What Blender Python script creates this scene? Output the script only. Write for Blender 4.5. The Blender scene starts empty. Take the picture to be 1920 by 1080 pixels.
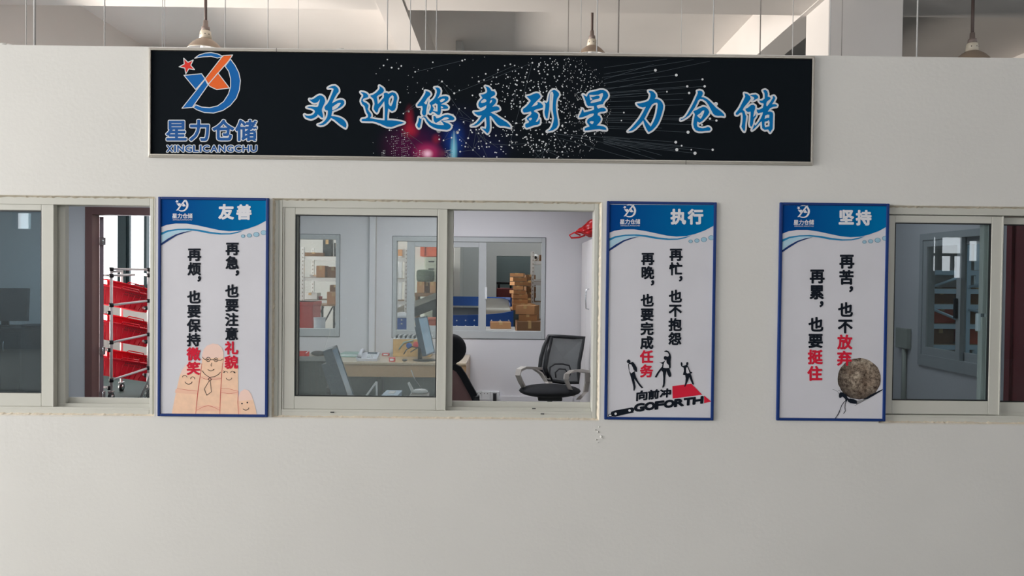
import bpy, bmesh, math, random
from mathutils import Vector, Matrix
from mathutils.geometry import tessellate_polygon
random.seed(7)
LP = dict(front=1750, back=700, rear=40, ware=110, ware2=45, office=44, office_l=34, office_r=11, rack=60)
C = bpy.context.scene.collection
SC = bpy.context.scene
# ---------------------------------------------------------------- camera
CY, CZ = -4.07, 1.70
F = 1400.0
yaw, pit, rol = math.radians(0.434), math.radians(0.93), math.radians(-0.624)
def to_cam(v):
    x = math.cos(yaw)*v[0]-math.sin(yaw)*v[1]; y = math.sin(yaw)*v[0]+math.cos(yaw)*v[1]; z = v[2]
    y2 = math.cos(pit)*y-math.sin(pit)*z; z2 = math.sin(pit)*y+math.cos(pit)*z
    return (math.cos(rol)*x-math.sin(rol)*z2, y2, math.sin(rol)*x+math.cos(rol)*z2)
cols = [to_cam(e) for e in ((1,0,0),(0,1,0),(0,0,1))]
right = Vector([c[0] for c in cols]); fwd = Vector([c[1] for c in cols]); up = Vector([c[2] for c in cols])
cam_d = bpy.data.cameras.new('camera'); cam = bpy.data.objects.new('camera', cam_d); C.objects.link(cam)
cam_d.sensor_width = 36.0; cam_d.lens = F/1920*36.0; cam_d.clip_end = 200; cam_d.clip_start = 0.05
cam.matrix_world = Matrix(((right.x, up.x, -fwd.x, 0), (right.y, up.y, -fwd.y, CY), (right.z, up.z, -fwd.z, CZ), (0, 0, 0, 1)))
SC.camera = cam
def at(px, py, y=0.0):
    """the point of the plane world-y = y that the photograph shows at (px, py)"""
    d = right*((px-960)/F)+up*((540-py)/F)+fwd
    t = (y-CY)/d.y
    return Vector((d.x*t, y, CZ+d.z*t))
# ---------------------------------------------------------------- light
def lin(c):
    return tuple(((v/255)/12.92 if v/255 <= 0.04045 else ((v/255+0.055)/1.055)**2.4) for v in c)
SC.view_settings.view_transform = 'Standard'; SC.view_settings.look = 'None'
SC.view_settings.gamma = 1.0; SC.view_settings.use_curve_mapping = False
SC.view_settings.exposure = 0.0
try:
    SC.cycles.use_denoising = True
    SC.cycles.max_bounces = 10; SC.cycles.diffuse_bounces = 5; SC.cycles.transparent_max_bounces = 16
    SC.cycles.sample_clamp_indirect = 6.0
except Exception:
    pass
W = bpy.data.worlds.new('World'); SC.world = W; W.use_nodes = True
bg = W.node_tree.nodes['Background']; bg.inputs[0].default_value = (0.93, 0.96, 1.0, 1); bg.inputs[1].default_value = 7.5
def area(name, loc, rot, sx, sy, power, col=(1, 1, 1)):
    L = bpy.data.lights.new(name, 'AREA'); L.shape = 'RECTANGLE'; L.size = sx; L.size_y = sy
    L.energy = power; L.color = col
    o = bpy.data.objects.new(name, L); C.objects.link(o); o.location = loc; o.rotation_euler = rot
    return o
H = math.pi/2
# daylight through the window strip in the left outer wall (front hall)
area('daylight_left_front', (-12.3, -5.0, 2.6), (0, -H, 0), 2.4, 11.0, LP['front'], (1.0, 0.99, 0.975))
lb = area('floor_bounce_fill', (-11.5, 4.9, 1.0), (0, -H-0.14, 0), 1.5, 6.0, LP['back'], (1.0, 0.92, 0.83)); lb.data.spread = math.radians(76)  # added low lamp standing in for bounce off a sunlit floor patch
# daylight through the windows behind the camera
area('daylight_rear', (-1.0, -11.8, 4.6), (H*0.9, 0, 0), 18.0, 1.6, LP['rear'], (0.96, 0.98, 1.0))
# daylight through the warehouse back windows
area('daylight_warehouse', (-7.5, 9.7, 2.6), (-H, 0, 0), 5.0, 2.0, LP['ware'], (0.85, 0.94, 1.0))
area('warehouse_fill', (0.8, 8.3, 4.9), (0, 0, 0), 3.5, 1.0, LP['ware2'], (0.88, 0.97, 1.0))  # added lamp under the closed slab, brightens the shadowed far wall
area('office_fill_right', (2.6, 2.4, 2.80), (0, 0, 0), 1.0, 0.5, LP['office_r'], (0.95, 0.97, 1.0))  # unseen lamp added to lift the dark right-hand room
area('rack_aisle_fill', (8.5, 3.0, 4.2), (0, 0.6, 0), 3.0, 3.0, LP['rack'], (0.9, 0.96, 1.0))  # added lamp in free air that lights the rack, no real source
# unseen lamps added under the ceiling to light the office behind the counter windows
area('office_fill', (-0.6, 3.2, 2.80), (0, 0, 0), 1.2, 0.6, LP['office'], (0.97, 0.97, 1.0))
area('office_fill_left', (-3.9, 3.2, 2.80), (0, 0, 0), 1.2, 0.6, LP['office_l'], (0.80, 0.92, 1.0))
# ---------------------------------------------------------------- materials
def mat(name, rgb, rough=0.6, metal=0.0, var=0.0, scale=4.0, bump=0.0, bscale=60.0, spec=0.5, emit=None):
    m = bpy.data.materials.new(name); m.use_nodes = True; nt = m.node_tree; b = nt.nodes['Principled BSDF']
    c = lin(rgb)
    b.inputs['Base Color'].default_value = (*c, 1); b.inputs['Roughness'].default_value = rough
    b.inputs['Metallic'].default_value = metal; b.inputs['Specular IOR Level'].default_value = spec
    tc = nt.nodes.new('ShaderNodeTexCoord')
    n = nt.nodes.new('ShaderNodeTexNoise'); n.inputs['Scale'].default_value = scale; n.inputs['Detail'].default_value = 5
    nt.links.new(tc.outputs['Object'], n.inputs['Vector'])
    r = nt.nodes.new('ShaderNodeMapRange'); r.inputs['From Min'].default_value = 0.3; r.inputs['From Max'].default_value = 0.7
    v = var if var else 0.03
    r.inputs['To Min'].default_value = 1-v; r.inputs['To Max'].default_value = 1+v
    nt.links.new(n.outputs['Fac'], r.inputs['Value'])
    mx = nt.nodes.new('ShaderNodeVectorMath'); mx.operation = 'SCALE'; mx.inputs[0].default_value = c
    nt.links.new(r.outputs[0], mx.inputs['Scale']); nt.links.new(mx.outputs[0], b.inputs['Base Color'])
    if bump:
        n2 = nt.nodes.new('ShaderNodeTexNoise'); n2.inputs['Scale'].default_value = bscale; n2.inputs['Detail'].default_value = 6
        nt.links.new(tc.outputs['Object'], n2.inputs['Vector'])
        bp = nt.nodes.new('ShaderNodeBump'); bp.inputs['Strength'].default_value = bump; bp.inputs['Distance'].default_value = 0.004
        nt.links.new(n2.outputs['Fac'], bp.inputs['Height']); nt.links.new(bp.outputs[0], b.inputs['Normal'])
    if emit:
        b.inputs['Emission Color'].default_value = (*lin(emit[0]), 1); b.inputs['Emission Strength'].default_value = emit[1]
    return m
def glass_mat(name, tint, refl=1.45, haze=0.0):
    m = bpy.data.materials.new(name); m.use_nodes = True; nt = m.node_tree; nt.nodes.clear()
    out = nt.nodes.new('ShaderNodeOutputMaterial'); tr = nt.nodes.new('ShaderNodeBsdfTransparent'); tr.inputs[0].default_value = (*tint, 1)
    gl = nt.nodes.new('ShaderNodeBsdfGlossy'); gl.inputs['Roughness'].default_value = 0.0
    fr = nt.nodes.new('ShaderNodeFresnel'); geo = nt.nodes.new('ShaderNodeNewGeometry'); ior = nt.nodes.new('ShaderNodeMapRange'); ior.inputs['To Min'].default_value = refl; ior.inputs['To Max'].default_value = 1/refl
    nt.links.new(geo.outputs['Backfacing'], ior.inputs['Value']); nt.links.new(ior.outputs[0], fr.inputs['IOR'])
    mx = nt.nodes.new('ShaderNodeMixShader')
    nt.links.new(fr.outputs[0], mx.inputs[0]); nt.links.new(tr.outputs[0], mx.inputs[1]); nt.links.new(gl.outputs[0], mx.inputs[2])
    last = mx
    if haze:
        df = nt.nodes.new('ShaderNodeBsdfDiffuse'); df.inputs[0].default_value = (0.7, 0.78, 0.78, 1)  # pale diffuse veil put into the pane for reflected light
        m2 = nt.nodes.new('ShaderNodeMixShader'); m2.inputs[0].default_value = haze
        nt.links.new(mx.outputs[0], m2.inputs[1]); nt.links.new(df.outputs[0], m2.inputs[2]); last = m2
    nt.links.new(last.outputs[0], out.inputs[0])
    return m
def mesh_mat(name, rgb, cells):
    """woven mesh: a fine grid of threads with real gaps"""
    m = mat(name, rgb, 0.7); nt = m.node_tree; b = nt.nodes['Principled BSDF']; out = nt.nodes['Material Output']
    tc = nt.nodes.new('ShaderNodeTexCoord'); sep = nt.nodes.new('ShaderNodeSeparateXYZ'); nt.links.new(tc.outputs['Object'], sep.inputs[0])
    res = []
    for ax in ('X', 'Z'):
        a = nt.nodes.new('ShaderNodeMath'); a.operation = 'MULTIPLY'; a.inputs[1].default_value = cells; nt.links.new(sep.outputs[ax], a.inputs[0])
        f = nt.nodes.new('ShaderNodeMath'); f.operation = 'FRACT'; nt.links.new(a.outputs[0], f.inputs[0])
        g = nt.nodes.new('ShaderNodeMath'); g.operation = 'GREATER_THAN'; g.inputs[1].default_value = 0.55; nt.links.new(f.outputs[0], g.inputs[0])
        res.append(g)
    mu = nt.nodes.new('ShaderNodeMath'); mu.operation = 'MULTIPLY'; nt.links.new(res[0].outputs[0], mu.inputs[0]); nt.links.new(res[1].outputs[0], mu.inputs[1])
    tr = nt.nodes.new('ShaderNodeBsdfTransparent'); mx = nt.nodes.new('ShaderNodeMixShader')
    nt.links.new(mu.outputs[0], mx.inputs[0]); nt.links.new(b.outputs[0], mx.inputs[1]); nt.links.new(tr.outputs[0], mx.inputs[2])
    nt.links.new(mx.outputs[0], out.inputs[0])
    return m
M = {}
def MM(k, *a, **kw): M[k] = mat(k, *a, **kw)
MM('wall_paint', (221, 219, 214), 0.75, var=0.025, scale=1.3, bump=0.25, bscale=45)
MM('office_wall', (214, 213, 217), 0.7, var=0.02, scale=1.0, bump=0.15)
MM('concrete_paint', (220, 215, 211), 0.8, var=0.03, scale=0.8, bump=0.2, bscale=20)
MM('warehouse_wall', (205, 208, 208), 0.8, var=0.04, scale=0.7)
MM('hall_rear', (120, 122, 124), 0.8, var=0.03)
MM('floor_hall', (150, 150, 146), 0.35, var=0.05, scale=1.5)
MM('floor_green', (34, 54, 52), 0.7, spec=0.2, var=0.06, scale=2)
MM('alu_back', (180, 184, 186), 0.5)
MM('aluminium', (201, 200, 191), 0.42, var=0.02, scale=3, spec=0.4)
MM('alu_shade', (170, 174, 166), 0.45, var=0.02)
MM('gasket', (18, 22, 24), 0.5)
MM('caulk', (225, 214, 195), 0.9, var=0.12, scale=30, bump=0.8, bscale=120)
MM('silver', (176, 170, 160), 0.38, metal=0.6, var=0.02)
MM('roof_dark', (104, 102, 98), 0.9, var=0.08)  # unseen top of the office, darkened to cut light bounced upward
MM('blue_frame', (16, 50, 114), 0.45, spec=0.3)
MM('poster_white', (214, 213, 219), 0.55, spec=0.2)
MM('ink', (22, 28, 38), 0.6, spec=0.1); MM('red_ink', (214, 38, 62), 0.6, spec=0.1)
MM('white_ink', (228, 228, 232), 0.55, spec=0.1); MM('banner_white', (222, 224, 226), 0.55, spec=0.1)
MM('brush_blue', (0, 112, 176), 0.55, spec=0.1); MM('logo_blue', (24, 104, 178), 0.55, spec=0.1)
MM('text_blue', (40, 92, 158), 0.55, spec=0.1); MM('logo_orange', (240, 108, 50), 0.55, spec=0.1); MM('logo_red', (228, 60, 52), 0.55, spec=0.1)
MM('swoosh_blue', (40, 130, 178), 0.55, spec=0.1); MM('swoosh_pale', (176, 210, 226), 0.55, spec=0.1); MM('swoosh_navy', (28, 56, 110), 0.55, spec=0.1)
MM('bubble', (160, 196, 214), 0.5, spec=0.1); MM('bubble_rim', (96, 140, 166), 0.5, spec=0.1)
MM('skin_print', (246, 206, 176), 0.55, var=0.05, scale=30, spec=0.1); MM('skin_tip', (244, 210, 196), 0.55, spec=0.1); MM('skin_line', (206, 92, 82), 0.55, spec=0.1)
MM('skin_pink', (242, 194, 168), 0.55, spec=0.1)
MM('grey_ink', (150, 150, 152), 0.6, spec=0.1); MM('line_ink', (92, 100, 108), 0.6, spec=0.1)
MM('door_brown', (118, 86, 84), 0.45, var=0.05); MM('door_brown_side', (120, 100, 108), 0.45); MM('door_red', (138, 62, 66), 0.45, var=0.08, scale=2)
MM('chrome', (220, 222, 225), 0.15, metal=0.9)
MM('dark_frame', (18, 46, 54), 0.7)
MM('basket_red', (222, 26, 50), 0.35, var=0.05); MM('pipe_white', (238, 234, 236), 0.35); MM('joint_black', (26, 28, 36), 0.5)
MM('wheel', (40, 52, 56), 0.4); MM('wire_mesh', (190, 190, 186), 0.5)
MM('rod', (205, 204, 202), 0.5); MM('rod_dark', (150, 142, 136), 0.5)
MM('lamp_shade', (148, 130, 114), 0.4, spec=0.4); MM('lamp_neck', (205, 195, 178), 0.4); MM('lamp_cap', (130, 116, 110), 0.5); MM('lamp_inside', (240, 240, 240), 0.3); MM('bulb', (250, 250, 252), 0.2); MM('cable', (88, 74, 70), 0.6)
MM('desk_wood', (170, 140, 106), 0.35, var=0.06, scale=6); MM('desk_top', (182, 166, 142), 0.22, var=0.03); MM('desk_dark', (52, 66, 66), 0.6); MM('desk_grey', (120, 130, 134), 0.6)
MM('black_fabric', (16, 18, 24), 0.85, var=0.1, scale=60, bump=0.4, bscale=300); MM('black_plastic', (28, 30, 34), 0.45)
MM('grey_plastic', (176, 170, 164), 0.4); MM('dark_green_plastic', (22, 42, 42), 0.45); MM('slate_plastic', (66, 82, 96), 0.4)
MM('screen_blue', (140, 172, 196), 0.12, spec=0.8); MM('phone_grey', (186, 188, 196), 0.4); MM('white_plastic', (225, 228, 230), 0.35)
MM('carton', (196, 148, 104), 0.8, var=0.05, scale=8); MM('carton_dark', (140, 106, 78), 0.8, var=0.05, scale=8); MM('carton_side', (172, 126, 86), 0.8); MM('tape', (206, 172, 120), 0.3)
MM('red_plastic', (200, 52, 48), 0.4); MM('red_print', (214, 70, 70), 0.5); MM('orange_box', (206, 92, 62), 0.6, var=0.05)
MM('conveyor_blue', (34, 86, 168), 0.35, var=0.04); MM('roller', (150, 148, 142), 0.35, metal=0.5); MM('belt', (156, 156, 150), 0.6); MM('conveyor_dark', (40, 46, 52), 0.6)
MM('shelf_white', (222, 226, 228), 0.4); MM('shelf_board', (150, 128, 104), 0.7); MM('shelf_blue', (176, 200, 216), 0.5)
MM('paper', (228, 230, 232), 0.7); MM('paper_blue', (176, 200, 222), 0.5); MM('paper_green', (150, 176, 166), 0.6)
MM('yellow_print', (206, 166, 104), 0.5, var=0.15, scale=20); MM('bag_red', (206, 30, 34), 0.3)
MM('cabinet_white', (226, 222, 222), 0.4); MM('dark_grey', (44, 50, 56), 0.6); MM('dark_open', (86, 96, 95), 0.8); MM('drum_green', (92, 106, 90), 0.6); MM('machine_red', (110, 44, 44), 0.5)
MM('beige_unit', (190, 196, 184), 0.5); MM('bolt', (220, 224, 230), 0.3); MM('hole_dark', (20, 20, 22), 0.7)
MM('tube_white', (214, 220, 228), 0.4)
M['glass'] = glass_mat('glass', (0.985, 0.998, 0.995), 1.5, 0.035)
M['glass_dark'] = glass_mat('glass_dark', (0.80, 0.86, 0.88), 1.5, 0.006)
M['glass_back'] = glass_mat('glass_back', (0.95, 0.97, 0.97), 1.3)
M['chair_mesh'] = mesh_mat('chair_mesh', (70, 76, 78), 260)
M['grid_mesh'] = mesh_mat('grid_mesh', (205, 205, 200), 60)
# ---------------------------------------------------------------- builders
LOC = {}
def tag(o, label=None, cat=None, group=None, kind=None):
    if label: o['label'] = label
    if cat: o['category'] = cat
    if group: o['group'] = group
    if kind: o['kind'] = kind
    return o
def thing(name, label, cat, loc=(0, 0, 0), group=None, kind=None):
    o = bpy.data.objects.new(name, None); C.objects.link(o); o.location = loc; o.empty_display_size = 0.1
    LOC[o.name] = Vector(loc); tag(o, label, cat, group, kind)
    return o
class B:
    """collects shapes in world coordinates and links them as one mesh object"""
    def __init__(s): s.v = []; s.f = []; s.m = []; s.mats = []; s.sm = []
    def mi(s, m):
        if m not in s.mats: s.mats.append(m)
        return s.mats.index(m)
    def add(s, vs, fs, m, smooth=False):
        n = len(s.v); s.v += [tuple(v) for v in vs]; k = s.mi(m)
        for f in fs: s.f.append(tuple(i+n for i in f)); s.m.append(k); s.sm.append(smooth)
        return s
    def box(s, x0, x1, y0, y1, z0, z1, m, rz=0.0, bev=0.0, tilt=0.0):
        x0, x1 = min(x0, x1), max(x0, x1); y0, y1 = min(y0, y1), max(y0, y1); z0, z1 = min(z0, z1), max(z0, z1)
        c = Vector(((x0+x1)/2, (y0+y1)/2, (z0+z1)/2))
        b = min(bev, (x1-x0)/3, (y1-y0)/3, (z1-z0)/3)
        if b > 0:
            bm = bmesh.new(); bmesh.ops.create_cube(bm, size=1.0)
            for v in bm.verts: v.co = Vector((v.co.x*(x1-x0), v.co.y*(y1-y0), v.co.z*(z1-z0)))
            bmesh.ops.bevel(bm, geom=bm.edges[:], offset=b, segments=2, affect='EDGES', profile=0.5)
            vs = [v.co.copy() for v in bm.verts]; bm.verts.index_update(); fs = [[v.index for v in f.verts] for f in bm.faces]; bm.free()
        else:
            a = Vector((x1-x0, y1-y0, z1-z0))/2
            vs = [Vector((sx*a.x, sy*a.y, sz*a.z)) for sx in (-1, 1) for sy in (-1, 1) for sz in (-1, 1)]
            fs = [(0, 1, 3, 2), (4, 6, 7, 5), (0, 4, 5, 1), (2, 3, 7, 6), (0, 2, 6, 4), (1, 5, 7, 3)]
        R = Matrix.Rotation(rz, 3, 'Z') @ Matrix.Rotation(tilt, 3, 'X')
        return s.add([c+R @ v for v in vs], fs, m)
    def tube(s, pts, r, m, seg=8, cap=True):
        pts = [Vector(p) for p in pts]; n = len(pts); rs = r if isinstance(r, (list, tuple)) else [r]*n
        vs = []; fs = []
        prev = None
        for i, p in enumerate(pts):
            t = (pts[min(i+1, n-1)]-pts[max(i-1, 0)]).normalized()
            if prev is None: a = t.orthogonal().normalized()
            else: a = (prev-t*prev.dot(t)).normalized()
            prev = a; b = t.cross(a)
            for k in range(seg):
                an = 2*math.pi*k/seg; vs.append(p+(a*math.cos(an)+b*math.sin(an))*rs[i])
        for i in range(n-1):
            for k in range(seg):
                fs.append((i*seg+k, i*seg+(k+1) % seg, (i+1)*seg+(k+1) % seg, (i+1)*seg+k))
        if cap: fs.append(tuple(range(seg-1, -1, -1))); fs.append(tuple((n-1)*seg+k for k in range(seg)))
        return s.add(vs, fs, m, True)
    def lathe(s, c, prof, m, seg=32, axis='Z'):
        vs = []; fs = []
        for r, z in prof:
            for k in range(seg):
                an = 2*math.pi*k/seg
                if axis == 'Z': vs.append((c[0]+r*math.cos(an), c[1]+r*math.sin(an), c[2]+z))
                elif axis == 'Y': vs.append((c[0]+r*math.cos(an), c[1]+z, c[2]+r*math.sin(an)))
                else: vs.append((c[0]+z, c[1]+r*math.cos(an), c[2]+r*math.sin(an)))
        for i in range(len(prof)-1):
            for k in range(seg): fs.append((i*seg+k, i*seg+(k+1) % seg, (i+1)*seg+(k+1) % seg, (i+1)*seg+k))
        return s.add(vs, fs, m, True)
    def ell(s, c, rx, ry, rz, m, n=12, seg=20, R=None):
        vs = []; fs = []; R = R or Matrix.Identity(3); c = Vector(c)
        for i in range(n+1):
            th = math.pi*i/n
            for k in range(seg):
                an = 2*math.pi*k/seg
                vs.append(c+R @ Vector((rx*math.sin(th)*math.cos(an), ry*math.sin(th)*math.sin(an), rz*math.cos(th))))
        for i in range(n):
            for k in range(seg): fs.append((i*seg+k, i*seg+(k+1) % seg, (i+1)*seg+(k+1) % seg, (i+1)*seg+k))
        return s.add(vs, fs, m, True)
    def prism(s, poly, y0, y1, m, M3=None):
        """polygon of (x, z) extruded along y"""
        n = len(poly); vs = [(x, y0, z) for x, z in poly]+[(x, y1, z) for x, z in poly]
        fs = [tuple(range(n)), tuple(range(2*n-1, n-1, -1))]+[(i, i+n, (i+1) % n+n, (i+1) % n) for i in range(n)]
        return s.add(vs, fs, m)
    def prismx(s, poly, x0, x1, m):
        """polygon of (y, z) extruded along x"""
        n = len(poly); vs = [(x0, y, z) for y, z in poly]+[(x1, y, z) for y, z in poly]
        fs = [tuple(range(n)), tuple(range(2*n-1, n-1, -1))]+[(i, i+n, (i+1) % n+n, (i+1) % n) for i in range(n)]
        return s.add(vs, fs, m)
    def ring(s, x0, x1, z0, z1, wl, wr, wt, wb, y0, y1, m, bev=0.0):
        s.box(x0, x0+wl, y0, y1, z0, z1, m, bev=bev); s.box(x1-wr, x1, y0, y1, z0, z1, m, bev=bev)
        s.box(x0+wl, x1-wr, y0, y1, z1-wt, z1, m, bev=bev); s.box(x0+wl, x1-wr, y0, y1, z0, z0+wb, m, bev=bev)
        return s
    def build(s, name, parent=None, **kw):
        off = LOC.get(parent.name, Vector((0, 0, 0))) if parent else Vector((0, 0, 0))
        base = kw.pop('base', None)
        if base is not None and not parent: off = Vector(base)
        me = bpy.data.meshes.new(name); me.from_pydata([tuple(Vector(v)-off) for v in s.v], [], s.f)
        for m in s.mats: me.materials.append(M[m] if isinstance(m, str) else m)
        me.polygons.foreach_set('material_index', s.m); me.polygons.foreach_set('use_smooth', s.sm)
        me.update()
        if not kw.pop('flat', False):
            bm = bmesh.new(); bm.from_mesh(me); bmesh.ops.recalc_face_normals(bm, faces=bm.faces[:]); bm.to_mesh(me); bm.free()
        o = bpy.data.objects.new(name, me); C.objects.link(o)
        if parent: o.parent = parent
        elif base is not None: o.location = off
        LOC[o.name] = off
        tag(o, **kw)
        return o
def copy_tree(o, parent=None):
    c = o.copy(); C.objects.link(c)
    if parent: c.parent = parent
    for ch in list(o.children): copy_tree(ch, c)
    return c
# flat print on the wall: polygons given in photograph pixels, laid on a real plane
class P:
    def __init__(s, y, px=True, dx=0.0, dz=0.0): s.b = B(); s.y = y; s.dx = dx; s.dz = dz; s.n = 0
    def pt(s, p, layer):
        v = at(p[0], p[1], 0.0); return (v.x+s.dx, s.y-layer*0.0005-(s.n % 120)*2e-6, v.z+s.dz)
    def fill(s, conts, m, layer=1):
        pts = [[Vector((p[0], p[1], 0)) for p in c] for c in conts]
        tris = tessellate_polygon(pts); flat = [p for c in conts for p in c]
        s.b.add([s.pt(p, layer) for p in flat], [tuple(t) for t in tris], m)
        return s
    def stroke(s, c, w, m, layer=0, closed=True, taper=False):
        n = len(c); k = 8
        segs = range(n if closed else n-1)
        ws = [w*(0.25+0.75*math.sin(math.pi*(i+0.5)/n)) if taper else w for i in range(n)]
        for i in segs:
            a = Vector(c[i][:2]); b = Vector(c[(i+1) % n][:2]); d = b-a
            if d.length < 1e-6: continue
            t = Vector((-d.y, d.x)).normalized(); wa = ws[i]/2; wb = ws[(i+1) % n]/2
            s.n += 1; s.b.add([s.pt(p, layer) for p in (a+t*wa, b+t*wb, b-t*wb, a-t*wa)], [(0, 1, 2, 3)], m)
        for i in range(n):
            r = ws[i]/2
            if r*2 < 0.7: continue
            s.n += 1; s.b.add([s.pt((c[i][0]+r*math.cos(2*math.pi*j/k), c[i][1]+r*math.sin(2*math.pi*j/k)), layer+0.6) for j in range(k)], [tuple(range(k))], m)
        return s
    def disc(s, x, y, r, m, layer=1, k=10, ry=None):
        ry = ry or r; s.n += 1
        s.b.add([s.pt((x+r*math.cos(2*math.pi*j/k), y+ry*math.sin(2*math.pi*j/k)), layer) for j in range(k)], [tuple(range(k))], m)
        return s
    def glyph(s, ch, cx, cy, em, m, bold=0.0, layer=1, outline=None, ol=0.0, xs=1.0, M2=None):
        f_ = lambda x, y: (cx+(x-0.5)*em*xs, cy-(y-0.38)*em)
        conts = [[f_(x, y) for x, y in c] for c in glyph_conts(ch)]
        if outline:
            for c in conts: s.stroke(c, bold+ol*2, outline, layer)
        if bold:
            for c in conts: s.stroke(c, bold, m, layer+1)
        s.b.add([s.pt(f_(x, y), layer+2) for x, y in FILLS[ch][0]], FILLS[ch][1], m)
        return s
# outlines of the lettering, taken from the built-in font
def read_glyphs(chars):
    jobs = []
    for ch in dict.fromkeys(chars):
        cu = bpy.data.curves.new('lettering_source', 'FONT'); cu.body = ch; cu.fill_mode = 'NONE'; cu.dimensions = '2D'; cu.resolution_u = 3
        ob = bpy.data.objects.new('lettering_source', cu); C.objects.link(ob); jobs.append((ch, ob, cu))
    dg = bpy.context.evaluated_depsgraph_get(); res = {}
    for ch, ob, cu in jobs:
        ev = ob.evaluated_get(dg); me = ev.to_mesh(); near = {}
        for e in me.edges:
            a, b_ = e.vertices; near.setdefault(a, []).append(b_); near.setdefault(b_, []).append(a)
        seen = set(); loops = []
        for v in near:
            if v in seen: continue
            loop = [v]; seen.add(v); cur = v
            while True:
                nx = [w_ for w_ in near[cur] if w_ not in seen]
                if not nx: break
                cur = nx[0]; seen.add(cur); loop.append(cur)
            pts = [(me.vertices[k].co.x, me.vertices[k].co.y) for k in loop]
            keep = []
            for k in range(len(pts)):
                a, q, c = (keep[-1] if keep else pts[k-1]), pts[k], pts[(k+1) % len(pts)]
                dx, dy = c[0]-a[0], c[1]-a[1]; L = math.hypot(dx, dy) or 1e-9
                if abs(dx*(q[1]-a[1])-dy*(q[0]-a[0]))/L > 0.002: keep.append(q)
            loops.append(keep if len(keep) > 3 else pts)
        res[ch] = loops; ev.to_mesh_clear()
    for ch, ob, cu in jobs: bpy.data.objects.remove(ob); bpy.data.curves.remove(cu)
    return res
def read_fills(chars):
    jobs = []
    for ch in dict.fromkeys(chars):
        cu = bpy.data.curves.new('lettering_source', 'FONT'); cu.body = ch; cu.fill_mode = 'FRONT'; cu.dimensions = '2D'; cu.resolution_u = 3
        ob = bpy.data.objects.new('lettering_source', cu); C.objects.link(ob); jobs.append((ch, ob, cu))
    dg = bpy.context.evaluated_depsgraph_get(); res = {}
    for ch, ob, cu in jobs:
        ev = ob.evaluated_get(dg); me = ev.to_mesh()
        res[ch] = ([(v.co.x, v.co.y) for v in me.vertices], [tuple(f.vertices) for f in me.polygons]); ev.to_mesh_clear()
    for ch, ob, cu in jobs: bpy.data.objects.remove(ob); bpy.data.curves.remove(cu)
    return res
ALL_CHARS = '星力仓储友善执行坚持再烦也要保微笑急注意礼貌晚完成任务忙不抱怨累挺住苦放弃向前冲，XINGLCAHUOFRT'
GLYPHS = read_glyphs(ALL_CHARS); FILLS = read_fills(ALL_CHARS)
def glyph_conts(ch): return GLYPHS[ch]
# ================================================================ structure
OX, OZ = 0.0, CZ
FX = {'w1': (-3.09, -1.912), 'w2': (-1.274, 0.514), 'w3': (2.052, 3.202)}
ZT, ZB = CZ+0.407, CZ-0.786
WT = at(960, 96.5, 0).z
def struct(name, b, **kw): return b.build(name, kind='structure', **kw)
def wall_with_holes(b, x0, x1, z0, z1, y0, y1, holes, m):
    """wall in the xz plane; holes = [(x0, x1, z0, z1)] sorted by x"""
    x = x0
    for hx0, hx1, hz0, hz1 in sorted(holes):
        if hx0 > x: b.box(x, hx0, y0, y1, z0, z1, m)
        if hz0 > z0: b.box(hx0, hx1, y0, y1, z0, hz0, m)
        if hz1 < z1: b.box(hx0, hx1, y0, y1, hz1, z1, m)
        x = hx1
    if x < x1: b.box(x, x1, y0, y1, z0, z1, m)
HL, HR, HB, HF = -12.5, 14.0, -12.0, 16.0
b = B(); b.box(HL, HR, HB, HF, -0.15, 0.0, 'floor_hall'); struct('floor', b)
b = B(); b.box(HL, HR, 4.89, 9.95, 0.001, 0.006, 'floor_green'); struct('floor_warehouse', b)
SL = CZ+4.08
b = B(); b.box(HL, HR, HB, HF, SL, SL+0.2, 'concrete_paint'); struct('ceiling', b)
b = B()
b.box(-6.98, -6.60, HB, HF, 4.35, SL+0.01, 'concrete_paint')
for x0, x1 in ((-1.67, -1.33), (3.77, 4.18), (9.2, 9.6)):
    b.box(x0, x1, HB, HF, CZ+3.40, SL+0.01, 'concrete_paint')
struct('trim_1', b)
b = B(); b.box(HL, 3.84, 4.60, 5.62, CZ+3.41, SL+0.01, 'concrete_paint'); b.box(4.74, HR, 4.60, 5.62, CZ+3.41, SL+0.01, 'concrete_paint'); struct('trim_2', b)
b = B(); b.box(3.84, 4.74, 4.93, 5.62, 0, SL+0.01, 'concrete_paint', bev=0.01); struct('trim_3', b)
# front counter wall with a slightly uneven top and three window openings
b = B()
wall_with_holes(b, HL, HR, 0, WT, 0.0, 0.14, [(*FX['w1'], ZB, ZT), (*FX['w2'], ZB, ZT), (*FX['w3'], ZB, ZT)], 'wall_paint')
struct('wall_front', b)
b = B()
for k in range(26):
    x = at(18+random.gauss(0, 16), 90, 0).x if k < 8 else (-1.2+random.random()*1.9)
    r = 0.004+random.random()*0.008
    b.ell((x, 0.01+random.random()*0.1, WT+r*0.3), r*2.2, r*1.5, r, 'wall_paint', 5, 8)
b.build('plaster_crumbs', label='thin crumbs of plaster lying along the top edge of the white wall', cat='plaster', kind='stuff')
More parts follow.
